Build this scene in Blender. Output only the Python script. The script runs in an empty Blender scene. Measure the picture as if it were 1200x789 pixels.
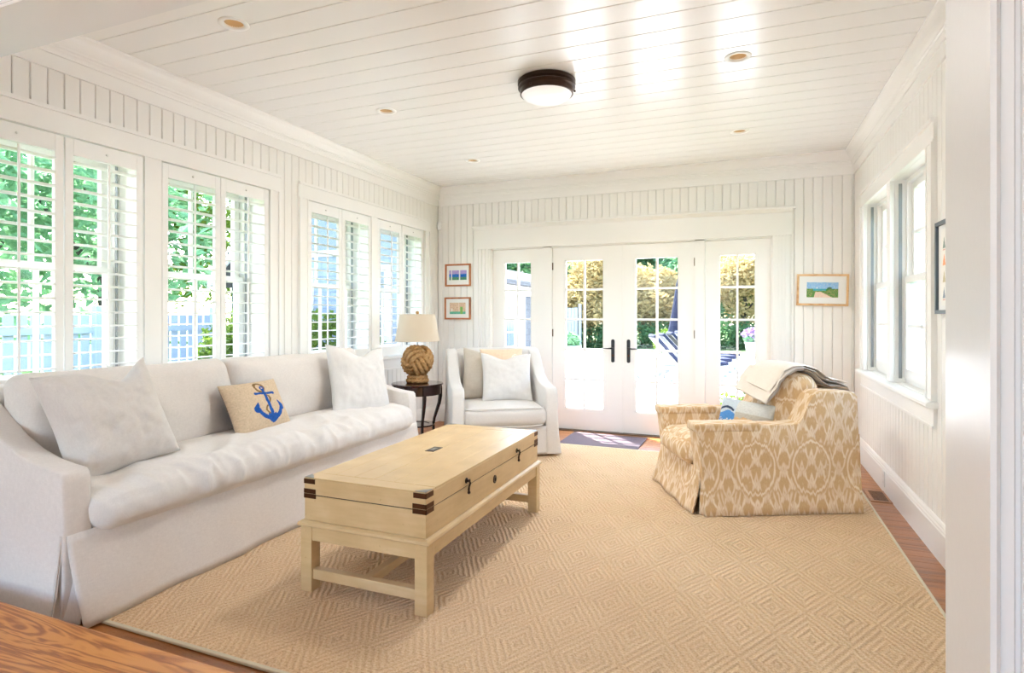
import bpy, bmesh, math, random
from mathutils import Vector, Matrix, noise
R = math.radians
sc = bpy.context.scene
COL = sc.collection

# ------------------------------------------------------------------ camera
cam_d = bpy.data.cameras.new('camera')
cam = bpy.data.objects.new('camera', cam_d)
COL.objects.link(cam)
cam.location = (0, 0, 1.30)
cam.rotation_euler = (R(90), 0, math.atan2(271, 679))
cam_d.sensor_width = 36
cam_d.lens = 36 * 679 / 1200
cam_d.shift_y = -24.8 / 1200
cam_d.clip_start = 0.02
sc.camera = cam

# ------------------------------------------------------------------ colour, sky, sun, large lights
sc.view_settings.view_transform = 'Standard'
sc.view_settings.look = 'None'
sc.view_settings.gamma = 1
sc.view_settings.exposure = 1.36
sc.cycles.use_denoising = True
sc.cycles.max_bounces = 10
sc.cycles.diffuse_bounces = 6
sc.cycles.transparent_max_bounces = 24
sc.cycles.caustics_reflective = False
sc.cycles.caustics_refractive = False
sc.cycles.sample_clamp_indirect = 6

world = bpy.data.worlds.new('sky')
sc.world = world
world.use_nodes = True
wn = world.node_tree
sky = wn.nodes.new('ShaderNodeTexSky')
sky.sky_type = 'NISHITA'
sky.sun_disc = False
sky.sun_elevation = R(59)
sky.sun_rotation = R(-41)
sky.air_density = 1.0
sky.dust_density = 2.0
bgn = wn.nodes['Background']
wn.links.new(sky.outputs[0], bgn.inputs[0])
bgn.inputs[1].default_value = 1.0

sun_d = bpy.data.lights.new('sun', 'SUN')
sun = bpy.data.objects.new('sun', sun_d)
COL.objects.link(sun)
sun.rotation_euler = Vector((0.39, -0.445, -1.0)).to_track_quat('-Z', 'Y').to_euler()
sun_d.energy = 13.0
sun_d.angle = R(0.6)
sun_d.color = (1.0, 0.96, 0.9)

def area(name, loc, direction, sx, sy, energy, color=(1, 1, 1), portal=False):
    d = bpy.data.lights.new(name, 'AREA')
    d.shape = 'RECTANGLE'; d.size = sx; d.size_y = sy; d.energy = energy; d.color = color
    o = bpy.data.objects.new(name, d); COL.objects.link(o)
    o.location = loc
    o.rotation_euler = Vector(direction).to_track_quat('-Z', 'Z').to_euler()
    if portal:
        d.cycles.is_portal = True
    return o
# daylight portals: they only tell the renderer where the sky comes in
area('sky_portal', (-3.88, 2.58, 1.6), (1, 0, 0), 2.0, 1.5, 1, portal=True)
area('sky_portal', (-3.88, 4.97, 1.6), (1, 0, 0), 2.0, 1.5, 1, portal=True)
area('sky_portal', (-1.25, 6.46, 1.1), (0, -1, 0), 3.1, 2.0, 1, portal=True)
area('sky_portal', (1.18, 4.85, 1.55), (-1, 0, 0), 1.9, 1.5, 1, portal=True)
area('sky_portal', (-1.7, -3.3, 1.35), (0, 1, 0), 3.0, 2.1, 1, portal=True)
# fill light added out of view in the adjoining room to brighten the sunroom
area('adjoining_room_fill_light', (-1.5, -0.9, 2.52), (0, 0, -1), 3.4, 1.6, 4, (1.0, 0.98, 0.96))

CAN_W, FLUSH_W = 4.5, 12
# ------------------------------------------------------------------ mesh helpers
class MB:
    """collects primitives and links them as ONE mesh object"""
    def __init__(s):
        s.v = []; s.f = []
    def add(s, vs, fs):
        o = len(s.v); s.v += [tuple(v) for v in vs]; s.f += [tuple(i + o for i in f) for f in fs]
        return s
    def box(s, x0, x1, y0, y1, z0, z1):
        vs = [(x0,y0,z0),(x1,y0,z0),(x1,y1,z0),(x0,y1,z0),(x0,y0,z1),(x1,y0,z1),(x1,y1,z1),(x0,y1,z1)]
        return s.add(vs, [(0,3,2,1),(4,5,6,7),(0,1,5,4),(1,2,6,5),(2,3,7,6),(3,0,4,7)])
    def bm(s, b):
        b.verts.index_update()
        s.add([v.co[:] for v in b.verts], [[v.index for v in f.verts] for f in b.faces]); b.free()
        return s
    def rbox(s, x0, x1, y0, y1, z0, z1, r=0.004, seg=2):
        b = bmesh.new()
        bmesh.ops.create_cube(b, size=1)
        for v in b.verts:
            v.co = Vector(((x0+x1)/2 + v.co.x*(x1-x0), (y0+y1)/2 + v.co.y*(y1-y0), (z0+z1)/2 + v.co.z*(z1-z0)))
        r = min(r, .49*min(abs(x1-x0), abs(y1-y0), abs(z1-z0)))
        bmesh.ops.bevel(b, geom=b.edges[:], offset=r, segments=seg, profile=.5, affect='EDGES')
        return s.bm(b)
    def prism(s, poly, t0, t1, axis='y', bevel=0, seg=3):
        """poly: 2D points; extruded t0..t1 along axis. axis x:(y,z) y:(x,z) z:(x,y)"""
        def m(p, t):
            return {'x': (t,p[0],p[1]), 'y': (p[0],t,p[1]), 'z': (p[0],p[1],t)}[axis]
        n = len(poly)
        b = bmesh.new()
        a = [b.verts.new(m(p, t0)) for p in poly]; c = [b.verts.new(m(p, t1)) for p in poly]
        b.faces.new(a[::-1]); b.faces.new(c)
        for i in range(n):
            j = (i+1) % n
            b.faces.new((a[i], a[j], c[j], c[i]))
        bmesh.ops.recalc_face_normals(b, faces=b.faces[:])
        if bevel:
            es = [e for e in b.edges if len(e.link_faces) == 2 and e.calc_face_angle(0) > .6]
            bmesh.ops.bevel(b, geom=es, offset=bevel, segments=seg, profile=.5, affect='EDGES', clamp_overlap=True)
        return s.bm(b)
    def lathe(s, prof, n=32, c=(0,0,0), close=True):
        """prof: list of (radius, z)"""
        vs = []; fs = []
        for r, z in prof:
            for k in range(n):
                a = 2*math.pi*k/n
                vs.append((c[0]+r*math.cos(a), c[1]+r*math.sin(a), c[2]+z))
        m = len(prof)
        for i in range(m-1):
            for k in range(n):
                l = (k+1) % n
                fs.append((i*n+k, i*n+l, (i+1)*n+l, (i+1)*n+k))
        if close:
            fs.append(tuple(range(n))[::-1]); fs.append(tuple((m-1)*n+k for k in range(n)))
        return s.add(vs, fs)
    def tube(s, pts, r, n=8, cyc=False, lobes=0, lobe=0., twist=0.):
        """sweep a round (or lobed, twisted = rope) section along pts; r number or list"""
        pts = [Vector(p) for p in pts]; m = len(pts); vs = []; fs = []
        up = None
        for i, p in enumerate(pts):
            t = (pts[(i+1) % m] - pts[i-1]) if cyc else (pts[min(i+1, m-1)] - pts[max(i-1, 0)])
            t.normalize()
            if up is None:
                up = Vector((0,0,1)) if abs(t.z) < .9 else Vector((1,0,0))
            u = (up - t*up.dot(t))
            if u.length < 1e-6: u = t.orthogonal()
            u.normalize(); up = u; w = t.cross(u)
            rr = r[i] if isinstance(r, (list, tuple)) else r
            for k in range(n):
                a = 2*math.pi*k/n
                q = rr*(1 + lobe*math.cos(lobes*(a + twist*i))) if lobes else rr
                vs.append(p + u*q*math.cos(a) + w*q*math.sin(a))
        for i in range(m if cyc else m-1):
            j = (i+1) % m
            for k in range(n):
                l = (k+1) % n
                fs.append((i*n+k, i*n+l, j*n+l, j*n+k))
        if not cyc:
            fs.append(tuple(range(n))[::-1]); fs.append(tuple((m-1)*n+k for k in range(n)))
        return s.add(vs, fs)
    def xf(s, fn):
        s.v = [tuple(fn(Vector(v))) for v in s.v]; return s
    def mesh(s, name, smooth=False, angle=None):
        me = bpy.data.meshes.new(name); me.from_pydata(s.v, [], s.f); me.update()
        if smooth:
            me.polygons.foreach_set('use_smooth', [True]*len(me.polygons))
            if angle: me.set_sharp_from_angle(angle=R(angle))
        return me
    def build(s, name, mat, parent=None, smooth=False, angle=None, local=False):
        if parent is not None and not local:      # vertices were given in world coordinates
            q = WORLD_OFF(parent)
            s.v = [(v[0]-q[0], v[1]-q[1], v[2]-q[2]) for v in s.v]
        return obj(name, s.mesh(name, smooth, angle), mat, parent)

def WORLD_OFF(p):
    q = Vector((0,0,0))
    while p is not None:
        q += Vector(p.location); p = p.parent
    return q

def obj(name, me, mat, parent=None, loc=None):
    o = bpy.data.objects.new(name, me); COL.objects.link(o)
    if mat is not None and not me.materials: me.materials.append(mat)
    if parent is not None: o.parent = parent
    if loc is not None: o.location = loc
    return o

def tag(o, label, cat, group=None, kind=None):
    o['label'] = label; o['category'] = cat
    if group: o['group'] = group
    if kind: o['kind'] = kind
    return o

def struct(o, label, cat):
    return tag(o, label, cat, kind='structure')

def empty(name, loc=(0,0,0), rz=0):
    o = bpy.data.objects.new(name, None); COL.objects.link(o)
    o.empty_display_size = .1
    o.location = loc; o.rotation_euler = (0,0,rz)
    return o

def copy_tree(o, parent=None):
    c = o.copy(); COL.objects.link(c); c.parent = parent
    for ch in [x for x in bpy.data.objects if x.parent == o]:
        copy_tree(ch, c)
    return c

# ------------------------------------------------------------------ shader helpers
class X:
    """a socket with arithmetic"""
    def __init__(s, nt, k): s.nt = nt; s.k = k
    def _m(s, op, *a, clamp=False):
        n = s.nt.nodes.new('ShaderNodeMath'); n.operation = op; n.use_clamp = clamp
        for i, q in enumerate((s,) + a):
            if isinstance(q, X): s.nt.links.new(q.k, n.inputs[i])
            else: n.inputs[i].default_value = float(q)
        return X(s.nt, n.outputs[0])
    def _r(s, op, q):
        n = s.nt.nodes.new('ShaderNodeMath'); n.operation = op
        n.inputs[0].default_value = float(q); s.nt.links.new(s.k, n.inputs[1])
        return X(s.nt, n.outputs[0])
    def __add__(s, q): return s._m('ADD', q)
    __radd__ = __add__
    def __sub__(s, q): return s._m('SUBTRACT', q)
    def __rsub__(s, q): return s._r('SUBTRACT', q)
    def __mul__(s, q): return s._m('MULTIPLY', q)
    __rmul__ = __mul__
    def __truediv__(s, q): return s._m('DIVIDE', q)
    def abs(s): return s._m('ABSOLUTE')
    def fract(s): return s._m('FRACT')
    def floor(s): return s._m('FLOOR')
    def sin(s): return s._m('SINE')
    def sqrt(s): return s._m('SQRT')
    def pow(s, q): return s._m('POWER', q)
    def max(s, q): return s._m('MAXIMUM', q)
    def min(s, q): return s._m('MINIMUM', q)
    def clamp(s): return s._m('ADD', 0, clamp=True)
    def step(s, a, b):
        """smooth 0..1 while s goes a..b"""
        n = s.nt.nodes.new('ShaderNodeMapRange'); n.interpolation_type = 'SMOOTHSTEP'
        s.nt.links.new(s.k, n.inputs[0]); n.inputs[1].default_value = a; n.inputs[2].default_value = b
        return X(s.nt, n.outputs[0])

class MatB:
    def __init__(s, name):
        s.m = bpy.data.materials.new(name); s.m.use_nodes = True
        s.nt = s.m.node_tree; s.b = s.nt.nodes['Principled BSDF']
        s.tc = s.nt.nodes.new('ShaderNodeTexCoord')
    def coord(s, kind='Object', scale=(1,1,1)):
        k = s.tc.outputs[kind]
        mp = s.nt.nodes.new('ShaderNodeMapping'); mp.inputs['Scale'].default_value = scale
        s.nt.links.new(k, mp.inputs[0]); return mp.outputs[0]
    def xyz(s, kind='Object'):
        n = s.nt.nodes.new('ShaderNodeSeparateXYZ'); s.nt.links.new(s.tc.outputs[kind], n.inputs[0])
        return [X(s.nt, n.outputs[i]) for i in range(3)]
    def vec(s, x, y, z):
        n = s.nt.nodes.new('ShaderNodeCombineXYZ')
        for i, q in enumerate((x, y, z)):
            if isinstance(q, X): s.nt.links.new(q.k, n.inputs[i])
            else: n.inputs[i].default_value = q
        return n.outputs[0]
    def noise(s, scale, detail=3, vec=None, rough=.5, dist=0, stretch=(1,1,1), kind='Object'):
        n = s.nt.nodes.new('ShaderNodeTexNoise'); n.inputs['Scale'].default_value = scale
        n.inputs['Detail'].default_value = detail; n.inputs['Roughness'].default_value = rough
        n.inputs['Distortion'].default_value = dist
        s.nt.links.new(vec if vec is not None else s.coord(kind, stretch), n.inputs['Vector'])
        return X(s.nt, n.outputs[0])
    def random(s):
        n = s.nt.nodes.new('ShaderNodeObjectInfo'); return X(s.nt, n.outputs['Random'])
    def attr(s, name):
        n = s.nt.nodes.new('ShaderNodeAttribute'); n.attribute_name = name; return n.outputs['Color']
    def ramp(s, x, stops):
        n = s.nt.nodes.new('ShaderNodeValToRGB'); s.nt.links.new(x.k, n.inputs[0])
        e = n.color_ramp.elements
        while len(e) < len(stops): e.new(.5)
        for i, (p, c) in enumerate(stops):
            e[i].position = p; e[i].color = (*c, 1)
        return n.outputs[0]
    def mix(s, f, a, b):
        n = s.nt.nodes.new('ShaderNodeMix'); n.data_type = 'RGBA'
        if isinstance(f, X): s.nt.links.new(f.k, n.inputs[0])
        else: n.inputs[0].default_value = f
        for i, q in ((6, a), (7, b)):
            if isinstance(q, (tuple, list)): n.inputs[i].default_value = (*q[:3], 1)
            else: s.nt.links.new(q, n.inputs[i])
        return n.outputs[2]
    def color(s, c):
        if isinstance(c, (tuple, list)): s.b.inputs['Base Color'].default_value = (*c[:3], 1)
        else: s.nt.links.new(c, s.b.inputs['Base Color'])
        return s
    def rough(s, r, spec=None, metal=None):
        if isinstance(r, X): s.nt.links.new(r.k, s.b.inputs['Roughness'])
        else: s.b.inputs['Roughness'].default_value = r
        if spec is not None: s.b.inputs['Specular IOR Level'].default_value = spec
        if metal is not None: s.b.inputs['Metallic'].default_value = metal
        return s
    def bump(s, h, strength=.3, dist=.01):
        n = s.nt.nodes.new('ShaderNodeBump'); n.inputs['Strength'].default_value = strength
        n.inputs['Distance'].default_value = dist
        s.nt.links.new(h.k, n.inputs['Height']); s.nt.links.new(n.outputs[0], s.b.inputs['Normal'])
        return s

def paint(name, c, r, bump=.04):
    q = MatB(name); n = q.noise(60, 2)
    q.color(c).rough(r)
    if bump: q.bump(n, bump, .002)
    return q.m
def srgb(r, g, b):
    f = lambda v: ((v/255+.055)/1.055)**2.4 if v/255 > .04045 else v/255/12.92
    return (f(r), f(g), f(b))

M = {}
M['wall'] = paint('wall_paint', (.84, .82, .783), .38)
M['trim'] = paint('trim_paint', (.86, .845, .815), .30)
M['ceil'] = paint('ceiling_gloss_paint', (.86, .85, .832), .22, .05)
M['header'] = paint('opening_gloss_paint', (.78, .78, .78), .25, .08)
M['shutter'] = paint('shutter_paint', (.87, .86, .84), .35, 0)
M['liner'] = paint('grey_jamb_liner', (.22,.23,.24), .5, 0)
M['plastic'] = paint('white_plastic', (.8, .8, .78), .35, 0)
M['plaster'] = paint('plaster', (.8, .78, .75), .7)

def oak(name, dark, mid, light, along='x', rough=.3, scale=1., cath=1.):
    q = MatB(name)
    x, y, z = q.xyz('Object')
    rn = q.random()
    if along == 'y': x, y = y, x
    off = rn*37.0
    wv = q.vec(x*0.9*scale + off, y*9.*scale, z + rn*11.)
    big = q.noise(1.6, 3, wv, .55, 1.2*cath)
    rings = ((big*(16.0 if cath < 1 else 34.0)).sin()*.5 + .5)
    fine = q.noise(30, 4, q.vec(x*.9 + off, y*22., z*2), .65)
    pore = q.noise(70, 2, q.vec(x*2.5 + off, y*70., z*2), .6).step(.56, .70)
    t = (rings*.38*cath + fine*.55 + rn*.22 - pore*.22).clamp()
    c = q.ramp(t, [(.12, dark), (.45, mid), (.85, light)])
    q.color(c).rough(fine*.15 + rough).bump(t, .12, .002)
    return q.m
M['oak'] = oak('oak_floor', srgb(96,54,22), srgb(150,92,44), srgb(184,122,66), 'x', .22, 1, .7)
M['oak_step'] = oak('oak_threshold', srgb(116,62,16), srgb(176,106,40), srgb(206,140,68), 'x', .25, .55, 1.6)

def cloth(name, c, weave=420, wb=.25, var=.05, c2=None, slub=.5):
    q = MatB(name)
    x, y, z = q.xyz('Object')
    a = q.noise(weave, 1, q.vec(x, y*.12, z*.12)); b = q.noise(weave, 1, q.vec(x*.12, y*.12, z)); d = q.noise(weave, 1, q.vec(x*.12, y, z*.12))
    w = (a + b + d)/3.
    big = q.noise(3, 3)
    c2 = c2 or tuple(v*.86 for v in c)
    t = ((w - .5)*3.*slub + (big - .5)*.6 + .5).clamp()
    q.color(q.mix(t, c2, c)).rough(.92, .15)
    q.b.inputs['Sheen Weight'].default_value = .15
    q.bump(w + big*.2, wb, .004)
    return q.m
M['linen'] = cloth('sofa_linen', srgb(230,223,216), c2=srgb(209,201,194))
M['cushion_linen'] = cloth('seat_cushion_linen', srgb(230,225,219), c2=srgb(212,206,200))
M['pillow_linen'] = cloth('pillow_linen', srgb(220,214,208), c2=srgb(200,193,187))
M['white_cotton'] = cloth('white_cotton', srgb(226,222,218), c2=srgb(210,206,202))
M['chair_linen'] = cloth('chair_linen', srgb(224,220,215), c2=srgb(208,204,199))
M['greige'] = cloth('greige_weave', srgb(206,196,182), c2=srgb(186,175,160))
M['throw'] = cloth('throw_wool', srgb(234,222,208), c2=srgb(216,202,186))
M['shade'] = None
M['piping'] = cloth('navy_backing', srgb(44,56,92))

# printed cloth / prints: colour comes from a colour attribute drawn in Python
def printed(name, weave=0, rough=.9, bump=.3):
    q = MatB(name); c = q.attr('print')
    q.color(c).rough(rough, .2)
    if weave: q.bump(q.noise(weave, 2), bump, .006)
    return q.m
M['hooked'] = printed('hooked_wool_print', 170, .95, .6)
M['print_cloth'] = printed('printed_cloth', 300, .9, .25)
M['artprint'] = printed('art_print', 0, .55)

# ikat upholstery: tan ground, cream ogee rings with feathered inner figures
def ikat():
    q = MatB('ikat_upholstery')
    tcn = q.nt.nodes.new('ShaderNodeUVMap'); tcn.uv_map = 'UVMap'
    sp = q.nt.nodes.new('ShaderNodeSeparateXYZ'); q.nt.links.new(tcn.outputs[0], sp.inputs[0])
    u0 = X(q.nt, sp.outputs[0]); v0 = X(q.nt, sp.outputs[1])
    fe = q.noise(60, 2, q.vec(u0*1., v0*.08, 0.)) - .5      # vertical warp feathering
    f2 = q.noise(22, 2, q.vec(u0*1., v0*.6, 3.)) - .5
    u = u0 + f2*.010; v = v0 + fe*.075 + f2*.03
    W = .37; Hh = .58
    def cell(du, dv):
        a = ((u/W + du).fract() - .5)*W
        b = ((v/Hh + dv).fract() - .5)*Hh
        return a, b
    def band(d, c, w):           # soft edged line where d is near c
        return 1 - (d - c).abs().step(w*.2, w*1.9)
    a, b = cell(0, .966); aa = a.abs()
    oval = ((a/.125)*(a/.125) + (b/.165)*(b/.165)).sqrt()
    ins = 1 - oval.step(.72, .86)
    ring = band(oval, 1.0, .042)
    clear = (oval - 1.).abs().step(.08, .20)
    # small feathered hooks, two staggered rows of them
    def hooks(du, dv, w, h, lw):
        e = ((u/w + du).fract() - .5)*w; f = ((v/h + dv).fract() - .5)*h; ea = e.abs()
        leg = band(ea - w*.20 - (f*(5.2/h)).sin()*w*.13, 0., lw)*(1 - f.abs().step(h*.30, h*.42))
        dia = band(ea/(w*.10) + f.abs()/(h*.22), .8, .5)
        return leg.max(dia)
    hk = hooks(0, 0, W/3, .155, .0068).max(hooks(.5, .5, W/3, .155, .0060)*.8)*clear
    a3, b3 = cell(.5, .466); ac = a3.abs(); low = 1 - b3.abs().step(.12, .16)
    fan = band(ac - .016 - (b3.abs())*.24, 0., .0060).max(band(ac - .042 - (b3.abs())*.24, 0., .0052))*low
    tot = ring.max(hk*(1 - fan.step(.1, .5))).max(fan*.8)
    tot = tot.max(q.noise(26, 2, q.vec(u0, v0*.45, 8.), .6, .8).step(.60, .72)*.55)
    fade = q.noise(9, 3, q.vec(u0, v0, 1.)).step(.25, .55)*.35 + .65
    tot = (tot*fade).clamp()
    tan = q.mix(q.noise(240, 2, q.vec(u0, v0*.2, 0.)), srgb(194,154,108), srgb(218,184,140))
    q.color(q.mix(tot*.80, tan, srgb(240,224,198))).rough(.9, .15)
    q.b.inputs['Sheen Weight'].default_value = .1
    q.bump(q.noise(400, 1), .15, .003)
    return q.m
M['ikat'] = ikat()

def rug():
    q = MatB('jute_rug')
    x, y, z = q.xyz('Object')
    wob = (q.noise(14, 2) - .5)*.012
    p = (x + wob + .554)/.27; s = (y + wob - 2.80)/.455
    a = ((p + s).fract() - .5).abs(); b = ((p - s + .5 - .5).fract() - .5).abs()
    d = a.max(b)*2.
    rib = ((d*4.5 + .25)*6.28318).sin()*.5 + .5
    # knotted jute weave
    wx = q.vec(x, y*1., 0.)
    kn = ((x*520.).sin()*((y*360. + (x*520.).sin()*1.2)).sin())*.5 + .5
    gr = q.noise(120, 3, wx, .7)
    h = rib*.70 + kn*.16 + gr*.75
    big = q.noise(1.2, 2)
    t = (rib*.14 + (gr - .5)*1.25 + .40 + (big - .5)*.25 + kn*.10).clamp()
    c = q.ramp(t, [(.20, srgb(192,154,116)), (.5, srgb(222,190,152)), (.82, srgb(242,218,186))])
    q.color(c).rough(.95, .1).bump(h, .85, .012)
    return q.m
M['rug'] = rug()
M['rug_edge'] = cloth('rug_binding', srgb(214,204,180))
M['mat'] = cloth('door_mat', srgb(104,90,98), c2=srgb(88,76,86))

def cream():
    q = MatB('cream_distressed_paint')
    x, y, z = q.xyz('Object')
    n = q.noise(4, 4); f = q.noise(24, 3, q.vec(x*.25, y*.25, z*2)); sp = q.noise(55, 2).step(.70, .78)
    t = (n*.7 + f*.3).clamp()
    c = q.ramp(t, [(.3, srgb(194,162,114)), (.55, srgb(211,181,134)), (.8, srgb(226,202,162))])
    c = q.mix(sp*.30, c, srgb(150,110,60))
    q.color(c).rough(n*.16 + .28).bump(f + q.noise(9, 2, q.vec(x*.6, y*3., z*3.))*1.2, .07, .004)
    return q.m
M['cream'] = cream()
def metal(name, c, r=.4, m=.9):
    q = MatB(name); n = q.noise(30, 3); q.color(q.mix(n, tuple(v*.6 for v in c), c)).rough(r, metal=m); return q.m
M['bronze'] = metal('oil_rubbed_bronze', srgb(70,54,46), .35)
M['brass_dark'] = metal('aged_brass', srgb(96,62,40), .4)
M['hinge'] = metal('hinge_bronze', srgb(110,84,62), .4)
M['iron'] = metal('blackened_iron', srgb(62,62,66), .45, .6)
M['steel'] = metal('brushed_steel', srgb(170,170,168), .3)
M['dark_groove'] = paint('dark_recess', (.03,.02,.015), .8, 0)
def mahog():
    q = MatB('dark_mahogany'); x, y, z = q.xyz(); n = q.noise(8, 4, q.vec(x*1., y*6, z*1.))
    q.color(q.ramp(n, [(.3, srgb(28,12,10)), (.6, srgb(62,24,18)), (.85, srgb(92,38,26))])).rough(.16)
    q.b.inputs['Coat Weight'].default_value = .6
    return q.m
M['mahogany'] = mahog()
def rope():
    q = MatB('manila_rope'); n = q.noise(120, 3); g = q.noise(12, 2)
    q.color(q.ramp((n*.7 + g*.3).clamp(), [(.25, srgb(150,106,62)), (.55, srgb(196,154,104)), (.8, srgb(224,190,142))])).rough(.9, .1).bump(n, .5, .003)
    return q.m
M['rope'] = rope()

def glass():
    m = bpy.data.materials.new('window_glass'); m.use_nodes = True; nt = m.node_tree
    nt.nodes.remove(nt.nodes['Principled BSDF'])
    tr = nt.nodes.new('ShaderNodeBsdfTransparent'); gl = nt.nodes.new('ShaderNodeBsdfGlossy')
    tr.inputs[0].default_value = (.96, .98, .97, 1); gl.inputs['Roughness'].default_value = .02
    lw = nt.nodes.new('ShaderNodeLayerWeight')          # symmetric Schlick-like reflectance of a thin pane
    fx = X(nt, lw.outputs['Facing']).pow(5.)*.5 + .008
    mx = nt.nodes.new('ShaderNodeMixShader')
    nt.links.new(fx.k, mx.inputs[0]); nt.links.new(tr.outputs[0], mx.inputs[1]); nt.links.new(gl.outputs[0], mx.inputs[2])
    nt.links.new(mx.outputs[0], nt.nodes['Material Output'].inputs[0])
    return m
M['glass'] = glass()
def thin(name, c, w):
    """cloth or leaf that lets some light through"""
    q = MatB(name); q.color(c).rough(.85, .2)
    t = q.nt.nodes.new('ShaderNodeBsdfTranslucent'); mx = q.nt.nodes.new('ShaderNodeMixShader'); mx.inputs[0].default_value = w
    if isinstance(c, (tuple, list)): t.inputs[0].default_value = (*c, 1)
    else: q.nt.links.new(c, t.inputs[0])
    q.nt.links.new(q.b.outputs[0], mx.inputs[1]); q.nt.links.new(t.outputs[0], mx.inputs[2])
    q.nt.links.new(mx.outputs[0], q.nt.nodes['Material Output'].inputs[0])
    return q.m
M['shade'] = thin('linen_lamp_shade', srgb(238,226,208), .45)
def leafm(name, c1, c2, c3=None):
    m = thin(name, (0.1,0.2,0.05), .5); nt = m.node_tree
    q = MatB.__new__(MatB); q.m = m; q.nt = nt; q.b = nt.nodes['Principled BSDF']
    q.tc = nt.nodes.new('ShaderNodeTexCoord')
    n = q.noise(3.5, 3); f = q.noise(23, 1)
    st = [(.3, c1), (.6, c2)] + ([(.78, c3)] if c3 else [])
    c = q.ramp((n*.5 + f*.5).clamp(), st)
    nt.links.new(c, q.b.inputs['Base Color'])
    for t in nt.nodes:
        if t.type == 'BSDF_TRANSLUCENT': nt.links.new(c, t.inputs[0])
    return m
M['leaf_green'] = leafm('leaves_green', (.10,.24,.11), (.22,.40,.21))
M['leaf_dark'] = leafm('leaves_dark_green', (.03,.09,.035), (.08,.17,.065))
M['leaf_gold'] = leafm('leaves_golden', (.26,.20,.075), (.48,.37,.18), (.56,.38,.23))
M['leaf_lime'] = leafm('leaves_lime', (.06,.12,.014), (.13,.20,.030))
M['bark'] = paint('bark', (.05,.04,.03), .9)
M['navy'] = paint('navy_canvas', (.007,.010,.032), .95)
M['lounger'] = paint('lounger_grey_white', (.26,.26,.25), .6)
M['ambient_lamp'] = None
def emit(name, c, s):
    m = bpy.data.materials.new(name); m.use_nodes = True; b = m.node_tree.nodes['Principled BSDF']
    b.inputs['Base Color'].default_value = (.8,.8,.8,1); b.inputs['Roughness'].default_value = .25
    b.inputs['Emission Color'].default_value = (*c, 1); b.inputs['Emission Strength'].default_value = s
    return m
M['lamp_glass'] = emit('frosted_lamp_glass', (1,.98,.95), .16)
M['bulb'] = emit('warm_bulb', (1,.86,.66), 1.2)
M['can'] = paint('tan_reflector', (.55,.42,.26), .35, 0)
# ------------------------------------------------------------------ the room shell
XL, XR, YB, YO, ZC = -3.5, .98, 6.31, 1.35, 2.86      # left, right, back wall, opening wall, ceiling
ZS = .172                                              # the adjoining floor is one step up
PL = lambda s, d, z: (XL + d, s, z)
PB = lambda s, d, z: (s, YB - d, z)
PR = lambda s, d, z: (XR - d, s, z)

def pbox(mb, P, s0, s1, d0, d1, z0, z1):
    vs = [P(s0,d0,z0),P(s1,d0,z0),P(s1,d1,z0),P(s0,d1,z0),P(s0,d0,z1),P(s1,d0,z1),P(s1,d1,z1),P(s0,d1,z1)]
    fs = [(0,3,2,1),(4,5,6,7),(0,1,5,4),(1,2,6,5),(2,3,7,6),(3,0,4,7)]
    a, b, c = Vector(vs[1])-Vector(vs[0]), Vector(vs[3])-Vector(vs[0]), Vector(vs[4])-Vector(vs[0])
    if a.cross(b).dot(c) < 0: fs = [f[::-1] for f in fs]
    return mb.add(vs, fs)
def pprof(mb, P, prof, s0, s1, mitre0=0, mitre1=0):
    """extrude a closed (d,z) profile along the wall; mitre: end shifts by mitre*d"""
    n = len(prof)
    vs = [P(s0 + mitre0*d, d, z) for d, z in prof] + [P(s1 + mitre1*d, d, z) for d, z in prof]
    fs = [(i, (i+1) % n, n+(i+1) % n, n+i) for i in range(n)] + [tuple(range(n))[::-1], tuple(range(n, 2*n))]
    b = bmesh.new(); q = [b.verts.new(v) for v in vs]
    for f in fs: b.faces.new([q[i] for i in f])
    bmesh.ops.recalc_face_normals(b, faces=b.faces[:])
    return mb.bm(b)
def core(P, s0, s1, z0, z1, cuts, d0, d1):
    mb = MB()
    se = sorted({s0, s1} | {c[0] for c in cuts} | {c[1] for c in cuts}); se = [q for q in se if s0 <= q <= s1]
    for a, b in zip(se, se[1:]):
        m = (a+b)/2
        zs = sorted([(c[2], c[3]) for c in cuts if c[0] < m < c[1]]); cur = z0
        for p, q in zs + [(z1, z1)]:
            if p > cur + 1e-4: pbox(mb, P, a, b, d0, d1, cur, p)
            cur = max(cur, q)
    return mb
def boards(parent, P, s0, s1, z0, z1, cuts, pitch=.083, mat='wall', phase=0.):
    s = s0 - phase
    while s < s1 - .005:
        a, b = max(s, s0) + .0015, min(s + pitch, s1) - .0015
        if b - a > .01:
            ed = [a] + sorted({e for c in cuts for e in c[:2] if a + .003 < e < b - .003}) + [b]
            mb = MB()
            for p, q in zip(ed, ed[1:]):
                m = (p+q)/2; cur = z0
                pa = [(p, -.012), (p, -.005), (p+.004, 0)] if p == a else [(p, -.012), (p, 0)]
                pb = [(q-.004, 0), (q, -.005), (q, -.012)] if q == b else [(q, 0), (q, -.012)]
                pr = pa + pb
                for u, v in sorted([(c[2], c[3]) for c in cuts if c[0] < m < c[1]]) + [(z1, z1)]:
                    if u > cur + .01:
                        n = len(pr)
                        vs = [P(x, d, cur) for x, d in pr] + [P(x, d, u) for x, d in pr]
                        fs = [(i, (i+1) % n, n+(i+1) % n, n+i) for i in range(n)] + [tuple(range(n))[::-1], tuple(range(n, 2*n))]
                        mb.add(vs, fs)
                    cur = max(cur, v)
            if mb.v: mb.build('board', M[mat], parent)
        s += pitch

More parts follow.
